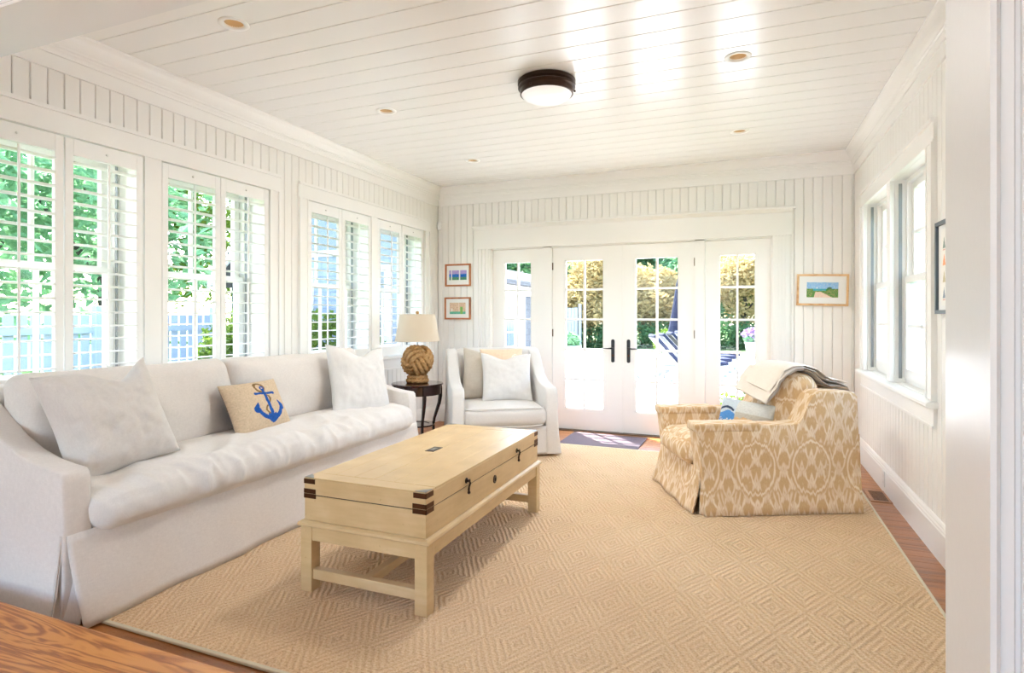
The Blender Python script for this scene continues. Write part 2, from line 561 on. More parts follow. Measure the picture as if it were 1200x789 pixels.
UNITS = [(1.60, 2.522), (2.634, 3.553), (3.99, 4.908), (5.01, 5.946)]
ZW0, ZW1 = .87, 2.297
DL = -.36
cutsL = [(a, b, ZW0, ZW1) for a, b in UNITS]
wl = core(PL, YO, YB + .3, -.3, 3.08, cutsL, -.012, DL).build('wall_left', M['wall'])
struct(wl, 'cream beadboard wall with four shuttered windows behind the sofa', 'wall')
grpA, grpB = (1.49, 3.665), (3.88, 6.085)
bcL = [(grpA[0]+.01, grpA[1]-.01, .80, 2.42), (grpB[0]+.01, grpB[1]-.01, .80, 2.42)]
boards(wl, PL, YO, YB, .20, 2.645, bcL, phase=.03)

cutsR = [(3.95, 4.80, .83, 2.25), (4.90, 5.75, .83, 2.25)]
DR = -.20
wr = core(PR, YO, YB + .3, -.3, 3.08, cutsR, -.012, DR).build('wall_right', M['wall'])
struct(wr, 'cream beadboard wall with two deep windows beside the patterned armchair', 'wall')
boards(wr, PR, YO, YB, .20, 2.645, [(3.80, 5.89, .70, 2.37)], phase=.05)

cutsB = [(-2.80, .28, -.3, 2.09)]
wb = core(PB, XL - .011, XR + .011, -.3, 3.08, cutsB, -.012, -.16).build('wall_back', M['wall'])
struct(wb, 'cream beadboard wall around the french doors', 'wall')
boards(wb, PB, XL, XR, .20, 2.645, [(-2.99, .44, -.3, 2.35)], phase=.02)

# ceiling of painted boards
CANS = [(-2.53, 2.326), (-2.53, 3.75), (-2.53, 5.272), (-.03, 3.75), (-.03, 5.272)]
cl = MB().box(XL+.002, XR-.002, YO+.002, YB-.002, 3.0, 3.05).build('ceiling', M['ceil'])
struct(cl, 'glossy white plank ceiling', 'ceiling')
pitch = .1775; y = 3.43 - 12*pitch
while y < YB:
    a, b = max(y, YO) + .001, min(y + pitch, YB) - .001
    if b - a > .02:
        mb = MB(); hs = .05
        holes = [(x-hs, x+hs, max(a, cy-hs), min(b, cy+hs)) for x, cy in CANS if cy+hs > a and cy-hs < b]
        es = [XL] + sorted([h[0] for h in holes] + [h[1] for h in holes]) + [XR]
        g = .0035
        for p, q in zip(es, es[1:]):
            hh = [h for h in holes if h[0] <= (p+q)/2 <= h[1]]
            rng = [(a, b)] if not hh else [(a, hh[0][2]), (hh[0][3], b)]
            for u, v in rng:
                if v - u < .002: continue
                l = [(u, ZC+.02), (u, ZC+.006), (u+g, ZC)] if u == a else [(u, ZC+.02), (u, ZC)]
                r = [(v-g, ZC), (v, ZC+.006), (v, ZC+.02)] if v == b else [(v, ZC), (v, ZC+.02)]
                mb.prism(l + r, p, q, 'x')
        mb.build('board', M['ceil'], cl)
    y += pitch
# a light-tight lid that shows as the dark groove between the boards
lid = core(lambda s, d, z: (s, z, ZC+.021+d), XL, XR, YO, YB, [(x-.05, x+.05, yy-.05, yy+.05) for x, yy in CANS], 0, .004)
lid.build('backing', M['ceil'], cl)

# oak strip floor
fl = MB().box(XL-.05, XR+.05, YO-.05, YB+.05, -.10, -.02).build('floor', M['oak'])
struct(fl, 'brown oak strip floor around the rug', 'floor')
random.seed(4)
yy = YO - .04
while yy < YB + .02:
    x = XL - random.random()*1.2
    while x < XR:
        L = random.uniform(.9, 2.2)
        a, b = max(x, XL), min(x + L, XR)
        if b - a > .05:
            c = (a+b)/2
            mb = MB().prism([(-.0405, -.02), (.0405, -.02), (.0405, -.0015), (.0395, 0), (-.0395, 0), (-.0405, -.0015)], (a-c)+.0006, (b-c)-.0006, 'x')
            obj('plank', mb.mesh('plank'), M['oak'], fl, (c, yy + .0415, 0))
        x += L
    yy += .083

# crown moulding, frieze and baseboards, mitred in the corners
crown = [(0, ZC), (.088, ZC), (.088, ZC-.014), (.080, ZC-.022), (.074, ZC-.030), (.066, ZC-.050), (.050, ZC-.072), (.038, ZC-.085), (.038, ZC-.096),
         (.030, ZC-.102), (.030, ZC-.112), (.024, ZC-.120), (.020, ZC-.130), (.020, ZC-.138), (.014, ZC-.140), (.014, 2.640), (0, 2.640)]
base = [(0, 0), (.022, 0), (.022, .160), (.018, .166), (.018, .176), (.013, .184), (.013, .192), (.006, .205), (0, .207)]
for k, (P, s0, s1, m0, m1, nm) in enumerate([(PL, YO, YB, 0, -1, 'left'), (PB, XL, XR, 1, -1, 'back'), (PR, YO, YB, 0, -1, 'right')]):
    mb = MB(); pprof(mb, P, crown, s0, s1, m0, m1)
    o = mb.build('trim_%d' % (k+1), M['trim'])
    struct(o, 'white crown moulding and frieze along the %s wall' % nm, 'crown moulding')
mb = MB(); pprof(mb, PL, base, YO, YB, 0, -1)
struct(mb.build('baseboard_left', M['trim']), 'tall white baseboard along the window wall behind the sofa', 'baseboard')
mb = MB(); pprof(mb, PB, base, XL, -2.99, 1, 0); pprof(mb, PB, base, .40, XR, 0, -1)
struct(mb.build('baseboard_back', M['trim']), 'tall white baseboard either side of the french doors', 'baseboard')
mb = MB(); pprof(mb, PR, base, YO, YB, 0, -1)
struct(mb.build('baseboard_right', M['trim']), 'tall white baseboard along the right wall', 'baseboard')

# ------------------------------------------------------------------ left windows with casings
def casing(name, label, P, s0, s1, z0, z1, w, posts, sill=False, wt=None):
    """flat casing with a raised back band round a group of openings"""
    r = empty(name); struct(r, label, 'window trim')
    wt = wt or w
    def piece(nm, a, b, c, d, band):
        bw = .022; mb = MB()
        if band in 'lr' and band:
            pr = [(a, -.01), (a, .028), (a+bw, .028), (a+bw, .016), (b-.014, .016), (b-.014, .021), (b-.002, .021), (b, .016), (b, -.01)]
            if band == 'r': pr = [(a+b-x, y) for x, y in pr]
        elif band == 't':
            pr = [(c, -.01), (c, .016), (c+.002, .021), (c+.014, .021), (c+.014, .016), (d-bw, .016), (d-bw, .030), (d, .030), (d, -.01)]
            pprof(mb, P, [(y, x) for x, y in pr], a-.002, b+.002); mb.build(nm, M['trim'], r); return
        else:
            pr = [(a, -.01), (a, .016), (b, .016), (b, -.01)]
        bm_ = bmesh.new(); n = len(pr)
        v0 = [bm_.verts.new(P(x, y, c)) for x, y in pr]; v1 = [bm_.verts.new(P(x, y, d)) for x, y in pr]
        bm_.faces.new(v0[::-1]); bm_.faces.new(v1)
        for i in range(n): bm_.faces.new((v0[i], v0[(i+1) % n], v1[(i+1) % n], v1[i]))
        bmesh.ops.recalc_face_normals(bm_, faces=bm_.faces[:])
        mb.bm(bm_); mb.build(nm, M['trim'], r)
    piece('side_casing', s0, s0+w, z0, z1, 'l'); piece('side_casing', s1-w, s1, z0, z1, 'r')
    piece('head_casing', s0, s1, z1, z1+wt, 't')
    for a, b in posts: piece('mullion_casing', a, b, z0, z1, '')
    if sill:
        mb = MB(); pprof(mb, P, [(-.012, z0-.035), (.05, z0-.035), (.058, z0-.028), (.058, z0-.012), (.05, z0-.004), (-.012, z0-.004)], s0-.03, s1+.03)
        mb.build('sill', M['trim'], r)
        mb = MB(); pprof(mb, P, [(-.011, z0-.15), (.022, z0-.15), (.022, z0-.137), (.016, z0-.133), (.016, z0-.036), (-.011, z0-.036)], s0, s1)
        mb.build('apron', M['trim'], r)
    return r
casing('trim_4', 'white casing and sill round the two near windows of the left wall', PL, grpA[0], grpA[1], ZW0, ZW1, .110, [(2.522, 2.634)], True, .138)
casing('trim_5', 'white casing and sill round the two far windows of the left wall', PL, grpB[0], grpB[1], ZW0, ZW1, .110, [(4.908, 5.01)], True, .138)

def sash(root, P, s0, s1, z0, z1, d, cols, rows, fw=.045, bw=None, mw=.02):
    bw = bw or fw
    r = empty('sash'); r.parent = root
    mb = MB()
    pbox(mb, P, s0, s0+fw, d-.02, d+.02, z0, z1); pbox(mb, P, s1-fw, s1, d-.02, d+.02, z0, z1)
    pbox(mb, P, s0+fw, s1-fw, d-.02, d+.02, z0, z0+bw); pbox(mb, P, s0+fw, s1-fw, d-.02, d+.02, z1-fw, z1)
    mb.build('sash_frame', M['trim'], r)
    a, b, c, e = s0+fw, s1-fw, z0+bw, z1-fw
    mb = MB()
    for i in range(1, cols):
        q = a + (b-a)*i/cols; pbox(mb, P, q-mw/2, q+mw/2, d-.012, d+.014, c, e)
    for i in range(1, rows):
        q = c + (e-c)*i/rows; pbox(mb, P, a, b, d-.012, d+.014, q-mw/2, q+mw/2)
    if mb.v: mb.build('muntin', M['trim'], r)
    for i in range(cols):
        for j in range(rows):
            mb = MB(); pbox(mb, P, a+(b-a)*i/cols, a+(b-a)*(i+1)/cols, d-.002, d+.002, c+(e-c)*j/rows, c+(e-c)*(j+1)/rows)
            mb.build('pane', M['glass'], r)
def window(n, label, P, s0, s1, z0, z1, dpt, dn, cols, rows, zmeet):
    r = empty('window_%d' % n); struct(r, label, 'window')
    mb = MB(); t = .03
    pbox(mb, P, s0, s0+t, dn, dpt+.005, z0, z1); pbox(mb, P, s1-t, s1, dn, dpt+.005, z0, z1)
    pbox(mb, P, s0+t, s1-t, dn, dpt+.005, z1-t, z1); pbox(mb, P, s0+t, s1-t, dn, dpt+.005, z0, z0+t)
    mb.build('frame', M['trim'], r)
    mb = MB()
    for q in (s0+t, s1-t-.006): pbox(mb, P, q, q+.006, dn+.13, dn+.15, z0+t, z1-t)
    mb.build('jamb_liner', M['liner'], r)
    sash(r, P, s0+t+.006, s1-t-.006, zmeet-.02, z1-t, dn+.05, cols, rows)
    sash(r, P, s0+t+.006, s1-t-.006, z0+t, zmeet+.02, dn+.095, cols, rows, bw=.07)
    return r
for i, (a, b) in enumerate(UNITS):
    window(i+1, ['double hung window behind the near end of the sofa', 'double hung window behind the anchor pillow',
                 'double hung window behind the far end of the sofa', 'double hung window behind the rope lamp'][i], PL, a, b, ZW0, ZW1, -.23, DL+.02, 2, 1, 1.585)
RW = [window(5, 'far deep set window above the patterned armchair', PR, 4.90, 5.75, .83, 2.25, -.085, DR+.02, 2, 2, 1.55),
      window(6, 'near deep set window next to the dark framed picture', PR, 3.95, 4.80, .83, 2.25, -.085, DR+.02, 2, 2, 1.55)]
casing('trim_6', 'white casing with projecting sill round the right wall windows', PR, 3.79, 5.89, .83, 2.25, .14, [(4.80, 4.90)], True, .13)

# plantation shutters: 8 panels
def make_shutter(w):
    r = empty('plantation_shutter')
    z0, z1 = ZW0+.006, ZW1-.006; st = .044
    for a in (.001, w-st-.001): MB().rbox(-.015, .015, a, a+st, z0, z1, .004, 2).build('stile', M['shutter'], r, local=True)
    MB().rbox(-.014, .014, st, w-st, z1-.092, z1, .003, 2).build('rail', M['shutter'], r, local=True)
    MB().rbox(-.014, .014, st, w-st, z0, z0+.095, .003, 2).build('rail', M['shutter'], r, local=True)
    n = 16; a, b = z0+.095, z1-.092; p = (b-a)/n
    prof = [(.031*math.cos(t), .0055*math.sin(t)) for t in [2*math.pi*k/12 for k in range(12)]]
    mb = MB().prism(prof, st+.002, w-st-.002, 'y')
    t = R(4)
    mb.xf(lambda v: Vector((v.x*math.cos(t)-v.z*math.sin(t), v.y, v.x*math.sin(t)+v.z*math.cos(t))))
    me = mb.mesh('louver', True, 50)
    for k in range(n): obj('louver', me, M['shutter'], r, (0, 0, a + p*(k+.5)))
    zm = 1.562
    for c, d in ((a+.03, zm-.012), (zm+.012, b-.012)):
        MB().rbox(.030, .041, w/2-.006, w/2+.006, c, d, .003, 2).build('tilt_rod', M['shutter'], r, local=True)
    MB().lathe([(.001, 0), (.007, .001), (.008, .006), (.006, .010), (.001, .012)], 12).xf(lambda v: Vector((.014+v.z, w/2+v.x, z1-.046+v.y))).build('knob', M['plastic'], r, True, local=True)
    return r
proto = make_shutter(.452)
lab = ['white louvered shutter panel nearest the wall opening, above the near sofa end', 'white louvered shutter panel second from the wall opening',
       'white louvered shutter panel third from the wall opening', 'white louvered shutter panel fourth from the wall opening, behind the middle of the sofa',
       'white louvered shutter panel fifth from the wall opening, left of the far white pillow', 'white louvered shutter panel sixth from the wall opening, above the far white pillow',
       'white louvered shutter panel seventh from the wall opening, left of the lamp shade', 'white louvered shutter panel nearest the back corner, behind the lamp shade']
k = 0
for a, b in UNITS:
    for s in (a+.006, (a+b)/2+.002):
        o = proto if k == 0 else copy_tree(proto)
        o.location = (XL - .004, s, 0); tag(o, lab[k], 'shutter', 'plantation shutters of the left wall'); k += 1

# ------------------------------------------------------------------ french doors and sidelights
YD = -.045     # door face set back from the wall face
def leaf(n, label, x0, x1, gx0, gx1, cat='door'):
    r = empty('door_%d' % n); struct(r, label, cat)
    zb, zt, g0, g1 = .012, 2.075, .238, 1.932
    d0, d1 = YD-.045, YD
    for a, b in ((x0, gx0), (gx1, x1)):
        mb = MB(); pbox(mb, PB, a, b, d0, d1, zb, zt); mb.build('stile', M['trim'], r)
    for a, b in ((zb, g0), (g1, zt)):
        mb = MB(); pbox(mb, PB, gx0, gx1, d0, d1, a, b); mb.build('rail', M['trim'], r)
    mb = MB()
    for a, b, c, d in ((gx0, gx0+.014, g0, g1), (gx1-.014, gx1, g0, g1)): pbox(mb, PB, a, b, d0+.008, d1-.008, c, d)
    for c, d in ((g0, g0+.014), (g1-.014, g1)): pbox(mb, PB, gx0, gx1, d0+.008, d1-.008, c, d)
    mb.build('glazing_bead', M['trim'], r)
    mw = .022; cx = (gx0+gx1)/2
    mb = MB(); pbox(mb, PB, cx-mw/2, cx+mw/2, d0+.006, d1-.006, g0, g1); mb.build('muntin', M['trim'], r)
    zz = [g0 + (g1-g0)*i/5 for i in range(6)]
    for q in zz[1:-1]:
        mb = MB(); pbox(mb, PB, gx0, gx1, d0+.007, d1-.007, q-mw/2, q+mw/2); mb.build('muntin', M['trim'], r)
    for a, b in ((gx0, cx), (cx, gx1)):
        for c, d in zip(zz, zz[1:]):
            mb = MB(); pbox(mb, PB, a, b, d0+.02, d0+.024, c, d); mb.build('pane', M['glass'], r)
    return r
d1 = leaf(1, 'fixed glazed sidelight left of the french doors, behind the white armchair', -2.78, -2.15, -2.638, -2.29, 'sidelight')
d2 = leaf(2, 'left leaf of the french doors with ten panes', -2.034, -1.246, -1.889, -1.436)
d3 = leaf(3, 'right leaf of the french doors with ten panes', -1.242, -.472, -1.097, -.631)
d4 = leaf(4, 'fixed glazed sidelight right of the french doors, behind the patterned armchair', -.369, .26, -.236, .123, 'sidelight')
mb = MB(); pbox(mb, PB, -1.262, -1.226, YD-.001, YD+.012, .012, 2.075); mb.build('astragal', M['trim'], d2)
for dr, hx, lx in ((d2, -1.336, -1), (d3, -1.164, 1)):
    p = MB().rbox(-.019, .019, -.004, .004, -.128, .128, .0035, 2)
    b = bmesh.new()
    me = MB().prism([( .019*math.cos(t), (.109 if math.sin(t) >= 0 else -.109)+.019*math.sin(t)) for t in [2*math.pi*k/24 for k in range(24)]], -.005, .005, 'y', .002, 1).mesh('handle_plate', True, 40)
    h = obj('handle_plate', me, M['iron'], dr, (hx, YB - YD - .005, .908)); h['label'] = 'dark iron handle plate'
    mb = MB().tube([(0, -.004, .03), (0, -.045, .03), (lx*.01, -.052, .03), (lx*.05, -.053, .028), (lx*.105, -.050, .030)], [.011, .009, .009, .007, .006], 10)
    mb.build('lever', M['iron'], h, True, 40, local=True)
    MB().lathe([(.011, 0), (.011, .006), (.005, .008)], 14).xf(lambda v: Vector((v.x, -.004-v.z, v.y-.05))).build('lock', M['brass_dark'], h, True, 40, local=True)
for dr, hx in ((d2, -2.036), (d3, -.470)):
    for z in (1.862, 1.10, .25):
        mb = MB().tube([(hx, YB-YD-.004, z-.042), (hx, YB-YD-.004, z+.042)], .008, 8); pbox(mb, PB, hx-.010, hx+.010, YD-.01, YD+.003, z-.042, z+.042)
        h = mb.build('hinge', M['hinge'], dr); h['label'] = 'bronze hinge'
# frame: posts between the leaves, head, threshold, pilaster casings, header board with cap shelf
fr = empty('trim_7'); struct(fr, 'white frame, fluted casings and header shelf round the french doors', 'door frame')
for a, b in ((-2.80, -2.782), (-2.148, -2.036), (-.470, -.371), (.262, .28)):
    mb = MB(); pbox(mb, PB, a, b, -.16, -.02, 0, 2.09); mb.build('post', M['trim'], fr)
mb = MB(); pbox(mb, PB, -2.80, .28, -.16, -.02, 2.077, 2.10); mb.build('head', M['trim'], fr)
for a, b in ((-2.99, -2.79), (.27, .42)):
    mb = MB(); pbox(mb, PB, a, b, -.02, .012, 0, 2.09); n = 4
    for i in range(n):
        c = a + .012 + (b-a-.024)*i/n; w = (b-a-.024)/n
        pprof(mb, PB, [(.010, .22), (.022, .225), (.022, 2.085), (.010, 2.09)], c+.010, c+w-.010)
    pbox(mb, PB, a, b, -.02, .026, 0, .22)
    mb.build('side_casing', M['trim'], fr)
mb = MB(); pbox(mb, PB, -3.0, .44, -.02, .020, 2.088, 2.345); mb.build('header_board', M['trim'], fr)
mb = MB(); pprof(mb, PB, [(-.02, 2.345), (.055, 2.345), (.062, 2.352), (.062, 2.366), (.05, 2.372), (-.02, 2.372)], -3.02, .475)
pprof(mb, PB, [(0, 2.318), (.026, 2.318), (.045, 2.345), (0, 2.345)], -3.005, .45); mb.build('cap_shelf', M['trim'], fr)
mb = MB(); pprof(mb, PB, [(-.16, 0), (.03, 0), (.02, .009), (-.16, .012)], -2.80, .28); mb.build('threshold', M['hinge'], fr)

# ------------------------------------------------------------------ the opening the camera looks through and the adjoining room
ow = MB().box(.363, 2.6, 1.15, YO, 0, 3.09).box(-5.2, .363, 1.15, YO, 2.30, 3.09).box(-5.2, -3.32, 1.15, YO, 0, 2.30).build('wall_opening', M['header'])
struct(ow, 'wall with the wide cased opening in the foreground', 'wall')
ocs = empty('trim_8'); struct(ocs, 'white moulded casing on the foreground edge of the opening', 'door trim')
prof = [(.363, 1.15), (.363, 1.132), (.370, 1.128), (.376, 1.132), (.378, 1.138), (.383, 1.134), (.392, 1.128), (.396, 1.136), (.402, 1.136), (.402, 1.128), (.48, 1.122), (.48, 1.15)]
MB().prism(prof, 0, 2.42, 'z').build('side_casing', M['header'], ocs)
MB().prism([(y, 2.30 + (x-.363)) for x, y in prof], -3.4, .47, 'x').build('head_casing', M['header'], ocs)
uf = MB().box(-5.2, 2.6, -3.3, 1.10, 0, ZS).box(-5.2, 2.6, 1.09, YO, 0, ZS-.03).build('floor_adjoining', M['oak_step'])
struct(uf, 'raised oak floor in the foreground corner', 'floor')
mb = MB().prism([(1.102, ZS-.028), (YO+.018, ZS-.028), (YO+.028, ZS-.022), (YO+.031, ZS-.012), (YO+.027, ZS-.003), (YO+.018, ZS), (1.102, ZS)], -2.6, 2.6, 'x')
for v in (0,):
    o = mb.build('threshold_board', M['oak_step'], uf, local=True)
    o.location = (-1.9, 0, 0)
MB().prism([(YO-.0, 0), (YO+.012, 0), (YO+.012, ZS-.028), (YO-.0, ZS-.028)], XL, XR, 'x').build('riser', M['trim'], uf)
aw = MB().box(-5.4, -5.2, -3.5, YO, 0, 2.7).box(2.6, 2.8, -3.5, YO, 0, 2.7).box(-5.2, 2.6, -3.5, -3.3, 0, .30).box(-5.2, -3.2, -3.5, -3.3, .3, 2.7).box(-.2, 2.6, -3.5, -3.3, .3, 2.7).box(-3.2, -.2, -3.5, -3.3, 2.4, 2.7)
struct(aw.build('wall_adjoining', M['plaster']), 'plain walls of the room behind the viewer', 'wall')
struct(MB().box(-5.4, 2.8, -3.5, 1.15, 2.7, 2.8).build('ceiling_adjoining', M['plaster']), 'plain ceiling of the room behind the viewer', 'ceiling')
# roof above the room; unseen eaves added, sized to block direct sun
rf = MB().box(-4.45, 1.9, 1.2, YB+.55, 3.1, 3.25)
rf.box(-4.45, -3.86, 1.2, YB+.55, 2.52, 2.56).box(-4.48, -4.45, 1.2, YB+.55, 2.48, 3.2).box(-4.45, 1.9, YB+.16, YB+.55, 2.60, 2.63).box(-4.45, 1.9, YB+.55, YB+.58, 2.54, 3.2).box(1.18, 1.9, 1.2, YB+.55, 2.60, 2.63)
struct(rf.build('roof', M['plaster']), 'roof over the sunroom with added white eaves that block direct sun', 'roof')
# ------------------------------------------------------------------ soft things
def soft_box(sx, sy, sz, r, n=(24, 40, 8), puff=.02, wr=.006, wf=5., seed=0, fn=None, sag=0.):
    """rounded cushion, half sizes sx sy sz; puffed faces and wrinkles"""
    b = bmesh.new()
    nx, ny, nz = n
    def grid(na, nb, f):
        vs = [[b.verts.new(f(-1+2*i/na, -1+2*j/nb)) for j in range(nb+1)] for i in range(na+1)]
        for i in range(na):
            for j in range(nb): b.faces.new((vs[i][j], vs[i+1][j], vs[i+1][j+1], vs[i][j+1]))
    for s in (-1, 1):
        grid(nx, ny, lambda p, q: (p, q, s)); grid(nx, nz, lambda p, q: (p, s, q)); grid(ny, nz, lambda p, q: (s, p, q))
    bmesh.ops.remove_doubles(b, verts=b.verts[:], dist=1e-5)
    bmesh.ops.recalc_face_normals(b, faces=b.faces[:])
    sd = Vector((seed*7.3, seed*3.1, seed*5.7))
    for v in b.verts:
        p = v.co.copy()
        P = Vector((p.x*sx, p.y*sy, p.z*sz))
        I = Vector((max(-sx+r, min(sx-r, P.x)), max(-sy+r, min(sy-r, P.y)), max(-sz+r, min(sz-r, P.z))))
        d = P - I
        Q = I + d.normalized()*r if d.length > 1e-9 else P
        nrm = d.normalized() if d.length > 1e-9 else Vector((0,0,1))
        Q.z += p.z*puff*(1-p.x**2)*(1-p.y**4)
        Q.x += p.x*puff*.6*(1-p.z**2)*(1-p.y**4)
        Q.y += p.y*puff*.6*(1-p.z**2)*(1-p.x**2)
        w = noise.noise(Q*wf + sd)*.6 + noise.noise(Q*wf*2.3 + sd)*.4
        Q += nrm*w*wr
        if sag: Q.z -= sag*(1-p.y**2)
        v.co = fn(Q, p) if fn else Q
    mb = MB(); mb.bm(b); return mb

def pillow_mesh(w, h, t, n=30, k=.07, chop=0., wr=.010, seed=0, color=None, cx=0.):
    """knife edge pillow in the local XZ plane, front towards -Y; n quads per side"""
    sd = Vector((seed*11.7, seed*4.1, 0))
    vs = []; fs = []; uv = []
    def pos(u, v, s):
        x = u*w/2*(1 - k*(1-v*v)*abs(u)); z = v*h/2*(1 - k*(1-u*u)*abs(v))
        T = t/2*max(0., (1-u**4)*(1-v**4))**.55*(.72+.28*(1-u*u)*(1-v*v))
        if chop: z -= chop*math.exp(-((u-cx)/.42)**2)*max(0, (v+.15)/1.15)**2
        W = noise.noise(Vector((u*2.2, v*2.2, s)) + sd)*.55 + noise.noise(Vector((u*5+v*3, v*5-u*3, s)) + sd)*.3 + noise.noise(Vector((u*9, v*4, s)) + sd)*.15
        e = max(0., min(1., (1-max(abs(u), abs(v)))*6))
        return (x, -s*(T + W*wr*e), z)
    idx = {}
    for s in (1, -1):
        for i in range(n+1):
            for j in range(n+1):
                edge = i in (0, n) or j in (0, n)
                key = (i, j) if edge else (i, j, s)
                if key not in idx:
                    idx[key] = len(vs); u, v = -1+2*i/n, -1+2*j/n
                    vs.append(pos(u, v, s)); uv.append((u, v, s))
    def g(i, j, s): return idx[(i, j)] if (i in (0, n) or j in (0, n)) else idx[(i, j, s)]
    for s in (1, -1):
        for i in range(n):
            for j in range(n):
                f = (g(i,j,s), g(i+1,j,s), g(i+1,j+1,s), g(i,j+1,s)); fs.append(f if s == 1 else f[::-1])
    me = bpy.data.meshes.new('pillow'); me.from_pydata(vs, [], fs); me.update()
    me.polygons.foreach_set('use_smooth', [True]*len(me.polygons))
    if color:
        at = me.color_attributes.new('print', 'FLOAT_COLOR', 'POINT')
        for i, (u, v, s) in enumerate(uv): at.data[i].color = (*color(u, v, s), 1)
    return me
def place_axes(o, c, xdir, zdir):
    """put o at c with local x along xdir and local z near zdir"""
    x = Vector(xdir).normalized(); z = Vector(zdir); z = (z - x*z.dot(x)).normalized(); y = z.cross(x)
    m = Matrix((x, y, z)).transposed().to_4x4(); m.translation = Vector(c); o.matrix_world = m
def from_corners(BL, BR, TR, TL):
    BL, BR, TR, TL = map(Vector, (BL, BR, TR, TL))
    return (BL+BR+TR+TL)/4, (BR-BL)+(TR-TL), (TL-BL)+(TR-BR)

def uvproj(o, s=1.0, ang=None):
    """box-projected UVs in metres (for woven patterns): u along the wider horizontal axis, v up"""
    me = o.data; uvl = me.uv_layers.new(name='UVMap')
    for p in me.polygons:
        n = p.normal
        for li in p.loop_indices:
            c = me.vertices[me.loops[li].vertex_index].co
            if abs(n.z) > .75: q = (c.x, c.y)
            elif abs(n.x) > abs(n.y): q = (c.y, c.z)
            else: q = (c.x, c.z)
            uvl.data[li].uv = (q[0]*s, q[1]*s)

# ------------------------------------------------------------------ sofa
sofa = empty('slipcovered_sofa', (-2.98, 2.915, 0))
tag(sofa, 'long off white slipcovered sofa under the shuttered windows', 'sofa')
y0, y1, at = 1.53, 4.31, .115
armp = [(-3.45, .04), (-2.605, .04), (-2.596, .35), (-2.604, .60), (-2.609, .632), (-2.625, .648), (-2.70, .655), (-2.80, .670), (-2.92, .703), (-3.04, .757),
        (-3.16, .832), (-3.26, .90), (-3.36, .95), (-3.42, .962), (-3.45, .958)]
def armslab(ya, yb, out):
    b = bmesh.new()
    n = 7; L = len(armp); rows = []
    # bulge the slab a little through its thickness: edges rounded
    for i in range(n+1):
        t = (0, .03, .09, .3, .7, .91, .97, 1)[i]; e = 1 - abs(2*t-1)**14; y = ya + (yb-ya)*t
        cx, cz = -3.05, .45
        rows.append([b.verts.new((cx + (x-cx)*(1-.018*(1-e)) , y, cz + (z-cz)*(1-.030*(1-e)))) for x, z in armp])
    for i in range(n):
        for k in range(L):
            l = (k+1) % L; b.faces.new((rows[i][k], rows[i][l], rows[i+1][l], rows[i+1][k]))
    b.faces.new(rows[0][::-1]); b.faces.new(rows[-1])
    bmesh.ops.recalc_face_normals(b, faces=b.faces[:])
    return MB().bm(b)
armslab(y0, y0+at, -1).build('arm', M['linen'], sofa, True, 50)
armslab(y1-at, y1, 1).build('arm', M['linen'], sofa, True, 50)
MB().rbox(-3.47, -3.27, y0+.02, y1-.02, .05, .955, .05, 4).build('back_frame', M['linen'], sofa, True, 60)
MB().rbox(-3.35, -2.62, y0+.05, y1-.05, .10, .35, .02, 3).build('seat_deck', M['linen'], sofa, True, 60)
# skirts: thin flared panels with soft waves
def skirt(P0, P1, out, ztop, zbot, flare, waves=3, amp=.006, n=60, seed=0, th=.008, tight0=0, tight1=0, m=10, pw=1.3):
    """panel from P0 to P1 (xy), flaring outwards to the floor; returns MB"""
    P0, P1, out = Vector((*P0, 0)), Vector((*P1, 0)), Vector((*out, 0)); L = (P1-P0).length; d = (P1-P0)/L
    vs = []; fs = []
    for side in (0, 1):
        for j in range(m+1):
            t = j/m; z = ztop + (zbot-ztop)*t
            for i in range(n+1):
                s = i/n
                w = math.sin(s*waves*2*math.pi + seed)*amp*t + noise.noise(Vector((s*L*6, t*1.5, seed)))*amp*1.2*t
                p = P0 + d*(L*s + (2*s-1)*(tight1 if s > .5 else tight0)*t*t) + out*(flare*t**pw + w - th*side)
                vs.append((p.x, p.y, z))
    W = n+1; o = (m+1)*W
    for j in range(m):
        for i in range(n):
            a = j*W+i; fs.append((a, a+1, a+W+1, a+W)); fs.append((o+a, o+a+W, o+a+W+1, o+a+1))
    for i in range(n):
        fs.append((i, o+i, o+i+1, i+1)); q = m*W; fs.append((q+i, q+i+1, o+q+i+1, o+q+i))
    for j in range(m):
        for e in (0, n):
            a = j*W+e; fs.append((a, a+W, o+a+W, o+a))
    return MB().add(vs, fs)
skirt((-2.592, y0+.012), (-2.592, y1-.012), (1, 0), .385, .014, .085, 4, .010, 120, 1., tight0=-.012, tight1=-.012).build('front_skirt', M['linen'], sofa, True)
skirt((-3.44, y0+.010), (-2.608, y0+.010), (0, -1), .60, .014, .062, 1.5, .004, 40, 2., tight1=-.004, pw=1.7).build('side_skirt', M['linen'], sofa, True)
skirt((-3.44, y1-.010), (-2.608, y1-.010), (0, 1), .60, .014, .062, 1.5, .004, 40, 3., pw=1.7).build('side_skirt', M['linen'], sofa, True)
# inverted kick pleats at the two front corners
for yy, sg in ((y0, -1), (y1, 1)):
    skirt((-2.67, yy+sg*.004), (-2.588, yy-sg*.070), (.70, sg*.70), .36, .014, .040, 0, 0, 8, 4.).build('kick_pleat', M['linen'], sofa, True)
